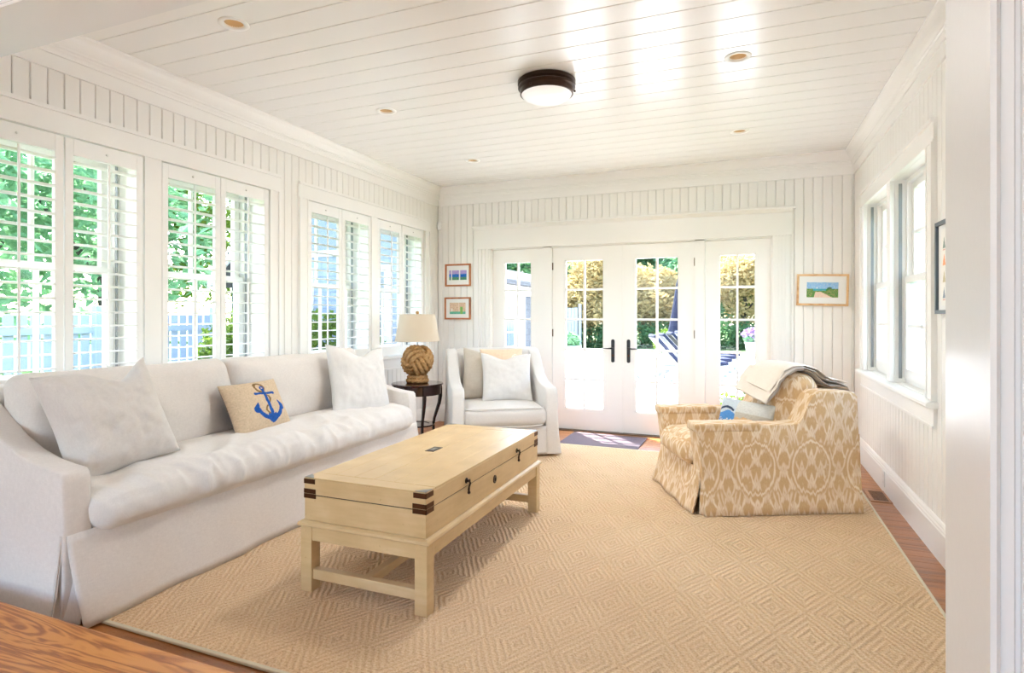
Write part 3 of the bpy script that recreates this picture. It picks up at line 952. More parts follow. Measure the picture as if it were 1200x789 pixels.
# seat cushion: one long bench with gathered front edge
def seatfn(Q, p):
    if Q.x > .18 and p.z > -.6:
        y = Q.y
        g = 1 - 2.2*abs(noise.noise(Vector((Q.x*2., y*4.2 + Q.x*2.2, 1.3)))); g2 = 1 - 2.2*abs(noise.noise(Vector((Q.z*3, y*9 - Q.x*6, 4.))))
        k = min(1, (Q.x-.18)/.08); g = g*.6 + g2*.4
        Q.x += (g-.35)*.046*k
        Q.z += (g-.35)*.034*k*(1 if p.z > 0 else .3)
    if p.z > .5 and Q.x > -.1:
        Q.z += (1 - 2.4*abs(noise.noise(Vector((Q.x*3.5, Q.y*4.5 + Q.x*3, 7.)))))*.016*min(1, (Q.x+.1)/.15)
    Q.z -= .018*max(0, Q.x-.10)/.2
    return Q
sx, sy = .345, (y1-y0-2*at)/2 + .012
mb = soft_box(sx, sy, .094, .086, (44, 220, 16), .022, .005, 5., 3, seatfn)
mb.xf(lambda v: v + Vector((-2.885, (y0+y1)/2, .462)))
mb.build('seat_cushion', M['cushion_linen'], sofa, True)
# two loose back cushions
for a, b, hgt, sd in ((y0+at+.005, 2.835, .262, 5), (2.835, y1-at-.005, .252, 8)):
    def bfn(Q, p, sd=sd):
        rg_ = 1 - 2.3*abs(noise.noise(Vector((Q.y*2.6 + Q.z*1.5, Q.z*3.4 - Q.y, sd*1.7))))
        k = max(0., p.z*.5+.5)**1.5
        return Q + Vector((p.x*.040*(1-p.z**2)*(1-p.y**4) + (rg_-.4)*.026*k*(1 if p.x > 0 else 0), p.y*.012*(1-p.z**2),
                           .020*max(0, p.z)*abs(p.y)**3 + noise.noise(Vector((Q.y*3, 2., sd)))*.018*max(0, p.z)))
    mb = soft_box(.100, (b-a)/2, hgt, .080, (14, 80, 40), .0, .014, 3.2, sd, bfn)
    tl = R(10)
    mb.xf(lambda v: Vector((v.x*math.cos(tl)-v.z*math.sin(tl), v.y, v.x*math.sin(tl)+v.z*math.cos(tl))) + Vector((-3.165, (a+b)/2, .755)))
    mb.build('back_cushion', M['linen'], sofa, True)

# throw pillows on the sofa
o = obj('throw_pillow', pillow_mesh(.52, .54, .20, 44, .06, .095, .034, 1, cx=.35), M['pillow_linen'])
c, xd, zd = from_corners((-2.83, 1.675, .565), (-2.77, 2.13, .625), (-2.98, 2.10, 1.045), (-2.96, 1.675, .985))
place_axes(o, c + Vector((.025,0,0)), xd, zd); tag(o, 'large oatmeal linen throw pillow at the near end of the sofa', 'pillow')
o = obj('throw_pillow', pillow_mesh(.56, .56, .18, 40, .07, .075, .024, 2, cx=.1), M['white_cotton'])
c, xd, zd = from_corners((-2.86, 3.52, .56), (-2.73, 3.97, .55), (-2.84, 4.16, .98), (-2.97, 3.72, 1.06))
place_axes(o, c, xd, zd); tag(o, 'large bright white throw pillow at the far end of the sofa', 'pillow')
BLUE, JUTE, ROPEC = srgb(34,84,160), srgb(206,184,156), srgb(132,104,66)
def seg(p, a, b):
    p, a, b = Vector(p), Vector(a), Vector(b); t = max(0, min(1, (p-a).dot(b-a)/(b-a).length_squared)); return (p-(a+(b-a)*t)).length, t
def anchor(u, v, s):
    if s < 0: return srgb(48,58,92)
    x, y = u*.21-.030, v*.155                # metres on the cushion; anchor right of centre
    n = noise.noise(Vector((u*22, v*18, 0)))
    base = tuple(c*(1+.16*n) for c in JUTE)
    x -= .012 - y*.05
    bl = tuple(c*(1+.3*n) for c in BLUE)
    d, t = seg((x, y), (0, .080), (0, -.085))
    if d < .0085 + .006*t: return bl
    if seg((x, y), (-.062, .060), (.062, .052))[0] < .007 or math.hypot(x-.066, y-.052) < .010 or math.hypot(x+.066, y-.060) < .009: return bl
    if math.hypot(x, y-.092) < .016 and math.hypot(x, y-.092) > .006: return bl
    r = math.hypot(x, y+.005)
    an = math.degrees(math.atan2(y+.005, x))
    if -168 < an < -12 and abs(r-.095) < .013: return bl
    if -115 < an < -65 and .07 < r < .125-.02*abs(an+90)/25: return bl
    for sg in (-1, 1):
        d, t = seg((x, y), (sg*.100, -.035), (sg*.078, .000))
        if d < .018*(1-t)+.004: return bl
    # rope looping round the shank
    rx = .030*math.sin(y*46+.6)
    if abs(x-rx+.004) < .0075 and -.09 < y < .05 and abs(rx) > .008: return tuple(c*(1+.5*n) for c in ROPEC)
    if abs(math.hypot(x+.015, y-.100)-.030) < .0075: return tuple(c*(1+.5*n) for c in ROPEC)
    return base
o = obj('lumbar_pillow', pillow_mesh(.46, .345, .13, 110, .05, .0, .008, 3, anchor), M['hooked'])
c, xd, zd = from_corners((-2.84, 2.66, .575), (-2.84, 3.08, .565), (-2.99, 3.06, .86), (-2.99, 2.63, .85))
place_axes(o, c, xd, zd); tag(o, 'beige hooked lumbar pillow with a blue anchor and rope', 'pillow')

# ------------------------------------------------------------------ trunk coffee table
tb = empty('trunk_coffee_table', (-1.59, 2.89, 0))
tag(tb, 'cream painted trunk style coffee table with bronze corners and hooks', 'coffee table')
bx0, bx1, by0, by1 = -1.915, -1.262, 2.168, 3.615
MB().rbox(bx0, bx1, by0, by1, .340, .458, .003, 2).build('box', M['cream'], tb)
ld = MB().rbox(bx0-.001, bx1+.001, by0-.001, by1+.001, .462, .532, .003, 2).build('lid', M['cream'], tb)
MB().box(bx0+.004, bx1-.004, by0+.004, by1-.004, .456, .464).build('seam', M['dark_groove'], tb)
# lid boards: breadboard ends and lengthwise planks
e = .085
for a, b in ((by0, by0+e), (by1-e, by1)): MB().rbox(bx0, bx1, a+.0008, b-.0008, .530, .5405, .002, 2).build('end_board', M['cream'], ld)
npl = 6; pw = (bx1-bx0)/npl
for i in range(npl):
    MB().rbox(bx0+i*pw+.0004, bx0+(i+1)*pw-.0004, by0+e+.0006, by1-e-.0006, .530, .540+.0004*((i*7) % 3), .0015, 1).build('plank', M['cream'], ld)
mb = MB()
prof = [(.0, .318), (.020, .318), (.024, .324), (.020, .334), (.008, .342), (.0, .342)]
def ring(mb, prof, x0, x1, yy0, yy1):
    n = len(prof); vs = []
    for sx_, sy_ in ((0,0),(1,0),(1,1),(0,1)):
        for d, z in prof:
            vs.append(((x0-d) if sx_ == 0 else (x1+d), (yy0-d) if sy_ == 0 else (yy1+d), z))
    fs = [(c*n+i, ((c+1) % 4)*n+i, ((c+1) % 4)*n+(i+1) % n, c*n+(i+1) % n) for c in range(4) for i in range(n)]
    return mb.add(vs, fs)
ring(mb, prof, bx0, bx1, by0, by1); mb.box(bx0-.002, bx1+.002, by0-.002, by1+.002, .318, .340).build('base_moulding', M['cream'], tb)
lx0, lx1, ly0, ly1, lw = bx0-.012, bx1+.012, by0-.012, by1+.012, .062
for a in (lx0, lx1-lw):
    for b in (ly0, ly1-lw):
        lg = MB().rbox(a, a+lw, b, b+lw, .010, .320, .003, 2).build('leg', M['cream'], tb)
        mb = MB(); yf = b if b == ly0 else b+lw; sg = -1 if b == ly0 else 1
        for z, q in ((.300, a+lw*.35), (.278, a+lw*.6)): mb.tube([(q, yf-sg*.002, z), (q, yf+sg*.0012, z)], .0045, 8)
        mb.build('peg', M['cream'], lg)
for a, b in ((ly0+.006, ly0+.046), (ly1-.046, ly1-.006)): MB().rbox(lx0+lw-.004, lx1-lw+.004, a, b, .250, .320, .003, 2).build('apron', M['cream'], tb)
for a, b in ((lx0+.006, lx0+.046), (lx1-.046, lx1-.006)): MB().rbox(a, b, ly0+lw-.004, ly1-lw+.004, .250, .320, .003, 2).build('apron', M['cream'], tb)
for a in (ly0+.012, ly1-.052): MB().rbox(lx0+lw-.004, lx1-lw+.004, a, a+.040, .068, .116, .004, 2).build('stretcher', M['cream'], tb)
cx = (lx0+lx1)/2
MB().rbox(cx-.022, cx+.022, ly0+.05, ly1-.05, .072, .112, .004, 2).build('stretcher', M['cream'], tb)
# bronze corner straps on lid and box
for sx_, X0 in ((1, bx0), (-1, bx1)):
    for sy_, Y0 in ((1, by0), (-1, by1)):
        for z0, z1, w in ((.512, .5345, .062), (.444, .488, .066)):
            mb = MB(); t = .0022
            for k, (za, zb) in enumerate(((z0, (z0+z1)/2-.0008), ((z0+z1)/2+.0008, z1)) if z1-z0 > .03 else ((z0, z1),)):
                a, b = sorted((X0-sx_*t, X0+sx_*w)); c, d = sorted((Y0-sy_*t, Y0+sy_*.0005)); mb.box(a, b, c, d, za, zb)
                a, b = sorted((X0-sx_*t, X0+sx_*.0005)); c, d = sorted((Y0-sy_*t, Y0+sy_*w)); mb.box(a, b, c, d, za, zb)
            o = mb.build('corner_bracket', M['brass_dark'], tb); o['label'] = 'bronze corner strap'
        a, b = sorted((X0, X0+sx_*.05)); c, d = sorted((Y0, Y0+sy_*.05))
        pl = [(X0, Y0), (X0+sx_*.055, Y0), (X0+sx_*.030, Y0+sy_*.030), (X0, Y0+sy_*.055)]
        if sx_*sy_ < 0: pl = pl[::-1]
        MB().prism(pl, .540, .5418, 'z').build('corner_plate', M['steel'], tb)
# hooks on the long front, escutcheon, inlaid plate on the lid
for yy in (2.555, 3.235):
    q = empty('hook'); q.parent = tb; q.location = (bx1 - tb.location.x, yy - tb.location.y, .478)
    MB().lathe([(.014, 0), (.014, .004), (.006, .007), (.006, .016), (.010, .020), (.001, .024)], 16).xf(lambda v: Vector((v.z, v.x, v.y+.012))).build('rosette', M['bronze'], q, True, 40, local=True)
    MB().tube([(.017, 0, .012), (.020, .004, .002), (.016, .010, -.008), (.012, .010, -.020), (.012, .006, -.034), (.012, .006, -.040)], [.005, .0055, .005, .0045, .006, .004], 8).build('latch', M['bronze'], q, True, 40, local=True)
    MB().lathe([(.001, -.012), (.008, -.006), (.007, .002), (.002, .010)], 10).xf(lambda v: v + Vector((.013, .006, -.044))).build('drop', M['bronze'], q, True, 40, local=True)
o = MB().prism([(2.905+.020*math.cos(t), .405+.022*math.sin(t)) for t in [2*math.pi*k/20 for k in range(20)]], bx1, bx1+.004, 'x').build('escutcheon', M['bronze'], tb)
MB().tube([(bx1+.0055, 2.905, .397), (bx1+.0055, 2.905, .413)], .004, 8).build('keyhole', M['dark_groove'], o)
MB().rbox(-1.655, -1.60, 2.83, 2.94, .5395, .5425, .001, 1).build('inlaid_plate', M['bronze'], tb)
MB().rbox(-1.640, -1.615, 2.855, 2.915, .542, .5440, .001, 1).build('plate_catch', M['steel'], tb)

# ------------------------------------------------------------------ rug and door mat
rg = empty('jute_rug', (0, 0, 0))
tag(rg, 'large tan jute rug woven in concentric diamonds', 'rug')
MB().rbox(-2.80, .800, 1.640, 5.592, .001, .012, .004, 2).build('field', M['rug'], rg)
mb = MB()
for a, b, c, d in ((-2.812, .812, 1.626, 1.644), (-2.812, .812, 5.588, 5.604), (-2.812, -2.796, 1.6442, 5.5878), (.796, .812, 1.6442, 5.5878)): mb.rbox(a, b, c, d, .0008, .0132, .004, 2)
mb.build('binding', M['rug_edge'], rg)
mb = MB().prism([(-1.74, 5.628), (-.945, 5.612), (-.935, 6.19), (-1.74, 6.225)], .001, .011, 'z', .002, 1)
for v in (0,): o = mb.build('door_mat', M['mat']); tag(o, 'dark purple grey door mat lying in front of the french doors', 'door mat')
# ------------------------------------------------------------------ white swivel armchair
wc = empty('white_armchair', (-2.228, 5.225, 0), R(32))
tag(wc, 'white linen swivel armchair with swooping arms in front of the french doors', 'armchair')
def swoop(mat, parent, prof, xa, xb, name='arm', n=6, side=1, flare=.03):
    """side slab: prof in (y,z); thickness along x, softened edges, flared base"""
    b = bmesh.new(); rows = []; L = len(prof); cy = sum(p[0] for p in prof)/L; cz = .35
    for i in range(n+1):
        t = (0, .05, .2, .5, .8, .95, 1)[i]; e = 1 - abs(2*t-1)**8; x = xa + (xb-xa)*t
        row = []
        for y, z in prof:
            f = flare*max(0, 1-z/.45)**1.5
            row.append(b.verts.new((x + side*f*(t if side > 0 else 1-t), cy+(y-cy)*(1-.020*(1-e)) , cz+(z-cz)*(1-.03*(1-e)) if z > .2 else z)))
        rows.append(row)
    for i in range(n):
        for k in range(L):
            l = (k+1) % L; b.faces.new((rows[i][k], rows[i][l], rows[i+1][l], rows[i+1][k]))
    b.faces.new(rows[0][::-1]); b.faces.new(rows[-1]); bmesh.ops.recalc_face_normals(b, faces=b.faces[:])
    return MB().bm(b).build(name, mat, parent, True, 50, local=True)
wprof = [(-.47, .035), (.44, .035), (.47, .45), (.50, .84), (.49, .925), (.44, .955), (.36, .945), (.28, .90), (.18, .81), (.06, .72), (-.08, .665), (-.24, .645), (-.36, .640), (-.42, .620), (-.440, .57), (-.435, .40), (-.45, .20)]
swoop(M['chair_linen'], wc, wprof, -.485, -.375, side=-1); swoop(M['chair_linen'], wc, wprof, .375, .485, side=1)
mb = soft_box(.40, .09, .335, .07, (24, 8, 24), .01, .004, 4., 11); tl = R(-7)
mb.xf(lambda v: Vector((v.x, v.y*math.cos(tl)-v.z*math.sin(tl), v.y*math.sin(tl)+v.z*math.cos(tl))) + Vector((0, .385, .62))).build('backrest', M['chair_linen'], wc, True, local=True)
MB().rbox(-.378, .378, -.432, .40, .05, .285, .02, 3).build('seat_base', M['chair_linen'], wc, True, 60, local=True)
skirt((-.385, -.436), (.385, -.436), (0, -1), .285, .032, .028, 2, .003, 40, 5.).build('front_skirt', M['chair_linen'], wc, True, local=True)
mb = soft_box(.372, .395, .085, .055, (36, 36, 10), .022, .005, 5., 12)
sc_ = mb.xf(lambda v: v + Vector((0, -.075, .375))).build('seat_cushion', M['chair_linen'], wc, True, local=True)
mb = MB()
for z in (.447, .303):
    pts = []
    for k in range(80):
        a = 2*math.pi*k/80; ca, sa = math.cos(a), math.sin(a); p = (abs(ca)**10 + abs(sa)**10)**-.1
        pts.append((.368*ca*p, -.075 + .392*sa*p, z + .010*(1-min(1, abs(ca*p))**4)*(1 if z > .4 else -1)))
    mb.tube(pts, .006, 6, True)
mb.build('welt', M['chair_linen'], sc_, True, local=True)
MB().lathe([(.26, .012), (.27, .020), (.26, .034), (.05, .04)], 32).build('swivel_base', M['dark_groove'], wc, True, 40, local=True)
def on_chair(root, o, c, xd, zd):
    m = Matrix.Translation(root.location) @ Matrix.Rotation(root.rotation_euler.z, 4, 'Z')
    place_axes(o, m @ Vector(c), m.to_3x3() @ Vector(xd), m.to_3x3() @ Vector(zd))
o = obj('throw_pillow', pillow_mesh(.50, .52, .15, 30, .07, .03, .020, 21), M['greige'])
on_chair(wc, o, (-.095, .185, .700), (1, .10, -.10), (.12, .26, 1)); tag(o, 'greige woven pillow standing behind the others on the white armchair', 'pillow')
def shells(u, v, s):
    n = noise.noise(Vector((u*14, v*10, 0))); b = tuple(c*(1+.08*n) for c in srgb(232,206,178)); w = srgb(246,236,222)
    for cx_, cy_, r in ((.62, .30, .20), (-.55, -.1, .22), (.05, -.35, .2)):
        d = math.hypot((u-cx_)*1.0, (v-cy_)*.62)
        if d < r: return w if math.sin(d*70) > -.5 else b
    return b
o = obj('lumbar_pillow', pillow_mesh(.44, .33, .12, 60, .05, .0, .008, 22, shells), M['print_cloth'])
on_chair(wc, o, (.060, .165, .800), (1, .03, .0), (0, .22, 1)); tag(o, 'peach lumbar pillow with pale shell print peeking out on the white armchair', 'pillow')
o = obj('throw_pillow', pillow_mesh(.51, .49, .16, 36, .07, .05, .020, 23, cx=-.1), M['white_cotton'])
on_chair(wc, o, (.085, .010, .690), (1, .05, -.03), (-.05, .34, 1)); tag(o, 'white square pillow in front of the others on the white armchair', 'pillow')

# ------------------------------------------------------------------ patterned armchair
ic = empty('patterned_armchair', (.063, 4.526, 0), R(-64.85))
tag(ic, 'tan and cream ikat slipcovered armchair facing the coffee table', 'armchair')
IK = M['ikat']
# local: front at y=-.53; a (front to back) = y+.53
iprof = [(-.535, .17), (-.555, .40), (-.575, .560), (-.565, .585), (-.52, .590), (-.20, .592), (.06, .594), (.104, .604), (.128, .640), (.170, .735), (.196, .785), (.230, .806), (.30, .808), (.44, .800), (.485, .795), (.502, .770), (.515, .45), (.52, .17)]
def islab(xa, xb, side):
    b = bmesh.new(); n = 8; rows = []; L = len(iprof)
    for i in range(n+1):
        t = (0, .03, .09, .25, .5, .75, .91, .97, 1)[i]; e = 1 - abs(2*t-1)**12; x = xa + (xb-xa)*t
        rows.append([b.verts.new((x, -.03+(y+.03)*(1-.016*(1-e)), .17+(z-.17)*(1-.022*(1-e)))) for y, z in iprof])
    for i in range(n):
        for k in range(L):
            l = (k+1) % L; b.faces.new((rows[i][k], rows[i][l], rows[i+1][l], rows[i+1][k]))
    b.faces.new(rows[0][::-1]); b.faces.new(rows[-1]); bmesh.ops.recalc_face_normals(b, faces=b.faces[:])
    o = MB().bm(b).build('arm', IK, ic, True, 50, local=True); uvproj(o); return o
ar = islab(.275, .425, 1); al = islab(-.425, -.275, -1)
for o, x0 in ((ar, .27), (al, -.43)):       # loose arm covers at the front
    mb = MB().rbox(x0, x0+.16, -.590, -.15, .545, .602, .016, 3)
    c = mb.build('arm_cover', IK, o, True, 60, local=True); uvproj(c)
def uvpart(o): uvproj(o); return o
uvpart(skirt((.412, -.535), (.412, .52), (1, 0), .52, .016, .042, 1.0, .004, 40, 6., pw=1.6).build('side_skirt', IK, ic, True, local=True))
uvpart(skirt((-.412, -.535), (-.412, .52), (-1, 0), .52, .016, .042, 1.0, .004, 40, 7., pw=1.6).build('side_skirt', IK, ic, True, local=True))
uvpart(skirt((-.40, -.545), (.40, -.545), (0, -1), .30, .016, .060, 2.5, .010, 60, 8.).build('front_skirt', IK, ic, True, local=True))
uvpart(skirt((-.41, .50), (.41, .50), (0, 1), .55, .016, .040, 1, .004, 40, 9.).build('back_skirt', IK, ic, True, local=True))
for sg in (-1, 1):
    uvpart(skirt((sg*.395, -.54), (sg*.425, -.50), (sg*.6, -.7), .30, .016, .02, 0, 0, 6, 1.).build('kick_pleat', IK, ic, True, local=True))
uvpart(MB().rbox(-.28, .28, -.53, .46, .08, .30, .02, 2).build('seat_base', IK, ic, True, 60, local=True))
uvpart(MB().rbox(-.40, .40, .30, .512, .10, .795, .04, 4).build('back_frame', IK, ic, True, 60, local=True))
def tcush(Q, p):        # T shaped cushion: wings wrap in front of the arms
    if Q.y < -.33 and abs(Q.x) > .2: Q.x *= 1.0
    Q.z += -.05*max(0, -Q.y-.35)
    return Q
mb = soft_box(.275, .44, .088, .075, (30, 40, 10), .03, .006, 4., 31, tcush)
uvpart(mb.xf(lambda v: v + Vector((0, -.16, .385))).build('seat_cushion', IK, ic, True, local=True))
mb = soft_box(.272, .105, .245, .10, (30, 14, 26), .0, .008, 4., 32, lambda Q, p: Q + Vector((0, p.y*.03*(1-p.x**4)*(1-p.z**2), .012*max(0, p.z)*(1-p.x**2))))
tl = R(-15)
uvpart(mb.xf(lambda v: Vector((v.x, v.y*math.cos(tl)-v.z*math.sin(tl), v.y*math.sin(tl)+v.z*math.cos(tl))) + Vector((0, .215, .655))).build('back_cushion', IK, ic, True, local=True))

# folded throw over the back of the patterned armchair
th = empty('folded_throw', ic.location, ic.rotation_euler.z)
tag(th, 'folded cream throw blanket draped over the back of the patterned armchair', 'blanket')
path = [(-.010, .715), (.035, .775), (.085, .838), (.135, .886), (.19, .914), (.25, .918), (.32, .894), (.375, .848), (.43, .824), (.49, .818), (.535, .800), (.556, .745), (.562, .69)]
def layer(x0, x1, off, th_, cut0, cut1, sd, skew=0.):
    vs = []; fs = []; nx = 22; pts = path[cut0:len(path)-cut1]; m = len(pts)
    # resample
    fine = []
    for i in range(m-1):
        for k in range(3): fine.append(Vector(pts[i]).lerp(Vector(pts[i+1]), k/3))
    fine.append(Vector(pts[-1])); m = len(fine)
    for s in (1, 0):
        for i in range(m):
            d = (fine[min(i+1, m-1)]-fine[max(i-1, 0)]).normalized(); nr = Vector((-d.y, d.x))
            for j in range(nx+1):
                u = j/nx; x = x0 + (x1-x0)*u + skew*(i/m-.5)
                w = noise.noise(Vector((x*5, i*.10, sd)))*.022 + noise.noise(Vector((x*16, i*.2, sd)))*.004
                ed = (1-abs(2*u-1)**8)
                q = fine[i] + nr*(off + w + (th_ if s else 0)*ed) + Vector((0, -.05*(u-.5)*(1 if i < 6 else 0)))
                vs.append((x, q.x, q.y))
    W = nx+1; o = m*W
    for i in range(m-1):
        for j in range(nx):
            a = i*W+j; fs.append((a, a+1, a+W+1, a+W)); fs.append((o+a, o+a+W, o+a+W+1, o+a+1))
    for i in range(m-1):
        for e in (0, nx): a = i*W+e; fs.append((a, a+W, o+a+W, o+a))
    for j in range(nx):
        for i in (0, m-1): a = i*W+j; fs.append((a, o+a, o+a+1, a+1))
    return MB().add(vs, fs)
for k, (x0, x1, off, cut0, cut1, sk) in enumerate(((-.245, .235, .004, 0, 0, .02), (-.235, .245, .020, 0, 1, .0), (-.225, .240, .036, 1, 2, .03))):
    layer(x0, x1, off, .014, cut0, cut1, 40+k, sk).build('fold', M['throw'], th, True, 60, local=True)

def coast(u, v, s):
    n = noise.noise(Vector((u*20, v*14, 2))); n2 = noise.noise(Vector((u*6, v*5, 5)))
    c = srgb(196,206,214)
    if u < -.25:
        if v < .15 + .10*math.sin(u*9): c = srgb(86,142,204)
        if v < -.25 and n > .15: c = srgb(226,226,220)
        if abs(v-(.42-1.6*(u+.62)**2)) < .07 and -.95 < u < -.3: c = srgb(52,66,92)
    elif u < .35 and v < -.1 + .25*n2: c = srgb(214,180,136)
    else: c = srgb(206,206,200) if v > .2 else srgb(190,184,170)
    return tuple(q*(1+.14*n) for q in c)
o = obj('lumbar_pillow', pillow_mesh(.42, .25, .13, 70, .04, 0, .006, 33, coast), M['print_cloth'])
on_chair(ic, o, (.005, -.055, .560), (.82, .55, -.05), (-.1, .30, 1)); tag(o, 'small lumbar pillow with blue and sand coastal print on the patterned armchair', 'pillow')

# ------------------------------------------------------------------ side table and rope lamp
st = empty('round_side_table', (-3.08, 5.12, 0), R(12)); tag(st, 'round dark mahogany side table with curved legs beside the sofa', 'side table')
MB().lathe([(.20, .592), (.255, .594), (.262, .600), (.262, .606), (.256, .613), (.20, .614)], 48).build('top', M['mahogany'], st, True, 40, local=True)
MB().lathe([(.215, .500), (.235, .502), (.238, .515), (.238, .590), (.215, .592)], 48, close=False).build('apron', M['mahogany'], st, True, 40, local=True)
for k in range(4):
    a = R(-55 + 90*k); ca, sa = math.cos(a), math.sin(a)
    pr = [(.236, .595), (.242, .54), (.243, .47), (.232, .40), (.205, .32), (.178, .24), (.168, .18), (.172, .10), (.186, .04), (.196, .004)]
    MB().tube([(r*ca, r*sa, z) for r, z in pr], [.022, .022, .021, .019, .017, .015, .015, .014, .014, .016], 4).build('leg', M['mahogany'], st, True, 50, local=True)
MB().lathe([(.12, .185), (.172, .185), (.176, .192), (.172, .200), (.12, .200), (.12, .185)], 40, close=False).build('lower_ring', M['mahogany'], st, True, 40, local=True)
MB().lathe([(.001, .190), (.122, .190), (.122, .196), (.001, .196)], 40).build('lower_shelf', M['mahogany'], st, True, 40, local=True)

lm = empty('rope_ball_lamp', (-3.08, 5.12, .614), R(20)); tag(lm, 'table lamp with a knotted rope ball base and cream drum shade', 'lamp')
def ropering(mb, fn, r, n=110, tw=.42):
    mb.tube([fn(2*math.pi*k/n) for k in range(n)], r, 12, True, 3, .30, 2*math.pi/3*round(n*tw/ (2*math.pi/3))/n)
for k, (rr, z) in enumerate(((.088, .024), (.078, .058))):
    mb = MB(); ropering(mb, lambda t: (rr*math.cos(t), rr*math.sin(t), z), .024, 70); mb.build('rope_foot', M['rope'], lm, True, local=True)
MB().lathe([(.001, .0), (.09, .0), (.09, .03), (.06, .10), (.001, .10)], 24).build('core', M['rope'], lm, True, 40, local=True)
ball = empty('rope_ball'); ball.parent = lm; ball.location = (0, 0, .225); ball.rotation_euler = (R(38), R(-30), R(20))
RB = .126; dl = .022; rs = .0215
for ax in range(3):
    for i in range(4):
        off = (i-1.5)*.0430
        def fn(t, ax=ax, off=off):
            rad = math.sqrt(max(.0001, RB*RB - (off*.92)**2)) + dl*math.cos(2*t)
            p = [0, 0, 0]; p[ax] = off*(1+.10*math.cos(2*t)); p[(ax+1) % 3] = rad*math.cos(t); p[(ax+2) % 3] = rad*math.sin(t)
            return tuple(p)
        mb = MB(); ropering(mb, fn, rs, 110); mb.build('rope_strand', M['rope'], ball, True, local=True)
MB().lathe([(RB*math.sin(math.pi*k/12)+.0001, -RB*math.cos(math.pi*k/12)) for k in range(13)], 20).build('ball_core', M['dark_groove'], ball, True, local=True)
MB().lathe([(.007, .36), (.007, .690), (.004, .695)], 12).build('stem', M['steel'], lm, True, 40, local=True)
t = .0025
MB().lathe([(.226, .425), (.178, .695), (.178-t, .695), (.226-t, .425), (.226, .425)], 56, close=False).build('shade', M['shade'], lm, True, 40, local=True)
mb = MB()
for rr, z in ((.226, .426), (.178, .694)): mb.tube([(rr*math.cos(2*math.pi*k/48), rr*math.sin(2*math.pi*k/48), z) for k in range(48)], .003, 6, True)
mb.build('shade_trim', M['shade'], lm, True, local=True)
mb = MB()
for k in range(3): a = 2*math.pi*k/3; mb.tube([(0, 0, .688), (.178*math.cos(a), .178*math.sin(a), .690)], .0022, 6)
mb.build('spider', M['steel'], lm, True, local=True)
MB().lathe([(.004, .690), (.008, .694), (.016, .704), (.018, .715), (.014, .727), (.001, .732)], 16).build('finial', M['rope'], lm, True, 40, local=True)

# ------------------------------------------------------------------ pictures
M['frame_cherry'] = oak('cherry_frame', srgb(120,62,28), srgb(168,96,50), srgb(192,122,70), 'x', .3)
M['frame_maple'] = oak('maple_frame', srgb(176,126,76), srgb(206,160,108), srgb(226,188,140), 'x', .3)
M['frame_dark'] = paint('slate_frame', srgb(74,86,98), .35, 0)
M['matboard'] = paint('mat_board', (.82, .82, .80), .8, 0)
def picture(name, label, P, s, z, w, h, fw, dep, mat, pw, ph, art, d0=.004, roll=0, nx=70, flip=1):
    """framed picture centred at (s,z) on wall P; P(s,d,z)"""
    r = empty(name, P(s, 0, z)); tag(r, label, 'picture')
    o = Vector(P(s, 0, z)); ex = Vector(P(s+1, 0, z)) - o; ed = Vector(P(s, 1, z)) - o
    ex *= flip
    def L(a, d, b):
        a2 = a*math.cos(roll) - b*math.sin(roll); b2 = a*math.sin(roll) + b*math.cos(roll)
        q = ex*a2 + ed*d; return (q.x, q.y, b2)
    for a0, a1, b0, b1 in ((-w/2, w/2, h/2-fw, h/2), (-w/2, w/2, -h/2, -h/2+fw), (-w/2, -w/2+fw, -h/2+fw, h/2-fw), (w/2-fw, w/2, -h/2+fw, h/2-fw)):
        mb = MB(); pbox(mb, L, a0, a1, d0, d0+dep, b0, b1); mb.build('frame_bar', mat, r, local=True)
    mb = MB(); pbox(mb, L, -w/2+fw*.5, w/2-fw*.5, d0, d0+dep*.4, -h/2+fw*.5, h/2-fw*.5); mb.build('mat_board', M['matboard'], r, local=True)
    ny = max(8, int(nx*ph/pw)); vs = []; fs = []; cs = []
    for j in range(ny+1):
        for i in range(nx+1):
            u, v = i/nx, j/ny; vs.append(L((u-.5)*pw, d0+dep*.4+.0015, (v-.5)*ph)); cs.append(art(u, v))
    for j in range(ny):
        for i in range(nx):
            a = j*(nx+1)+i; fs.append((a, a+1, a+nx+2, a+nx+1))
    me = bpy.data.meshes.new('print'); me.from_pydata(vs, [], fs)
    at_ = me.color_attributes.new('print', 'FLOAT_COLOR', 'POINT')
    for i, c in enumerate(cs): at_.data[i].color = (*c, 1)
    obj('print', me, M['artprint'], r)
    return r
def nz(u, v, f, s=0): return noise.noise(Vector((u*f, v*f, s)))
def art_sea(u, v):       # blue shore seen between pale posts
    n = nz(u, v*2, 9, 1)
    if .10 < u < .16 or .56 < u < .64: return srgb(232,228,232)
    if v > .62: return srgb(170+30*n, 150+20*n, 205)
    if v > .30: return srgb(40+40*n, 110+50*n, 196)
    return srgb(80+50*n, 140, 110+40*n)
def art_marsh(u, v):
    n = nz(u, v*2, 10, 4)
    if .66 < u < .82 and v < .62 + .1*n: return srgb(130+50*n, 178, 96)
    if v < .22: return srgb(100+50*n, 176, 150)
    if abs(u-.58) < .02: return srgb(236,220,206)
    if .08 < u < .2 and v < .5: return srgb(230,222,210)
    return srgb(216+30*n, 186+40*n, 160+30*n)
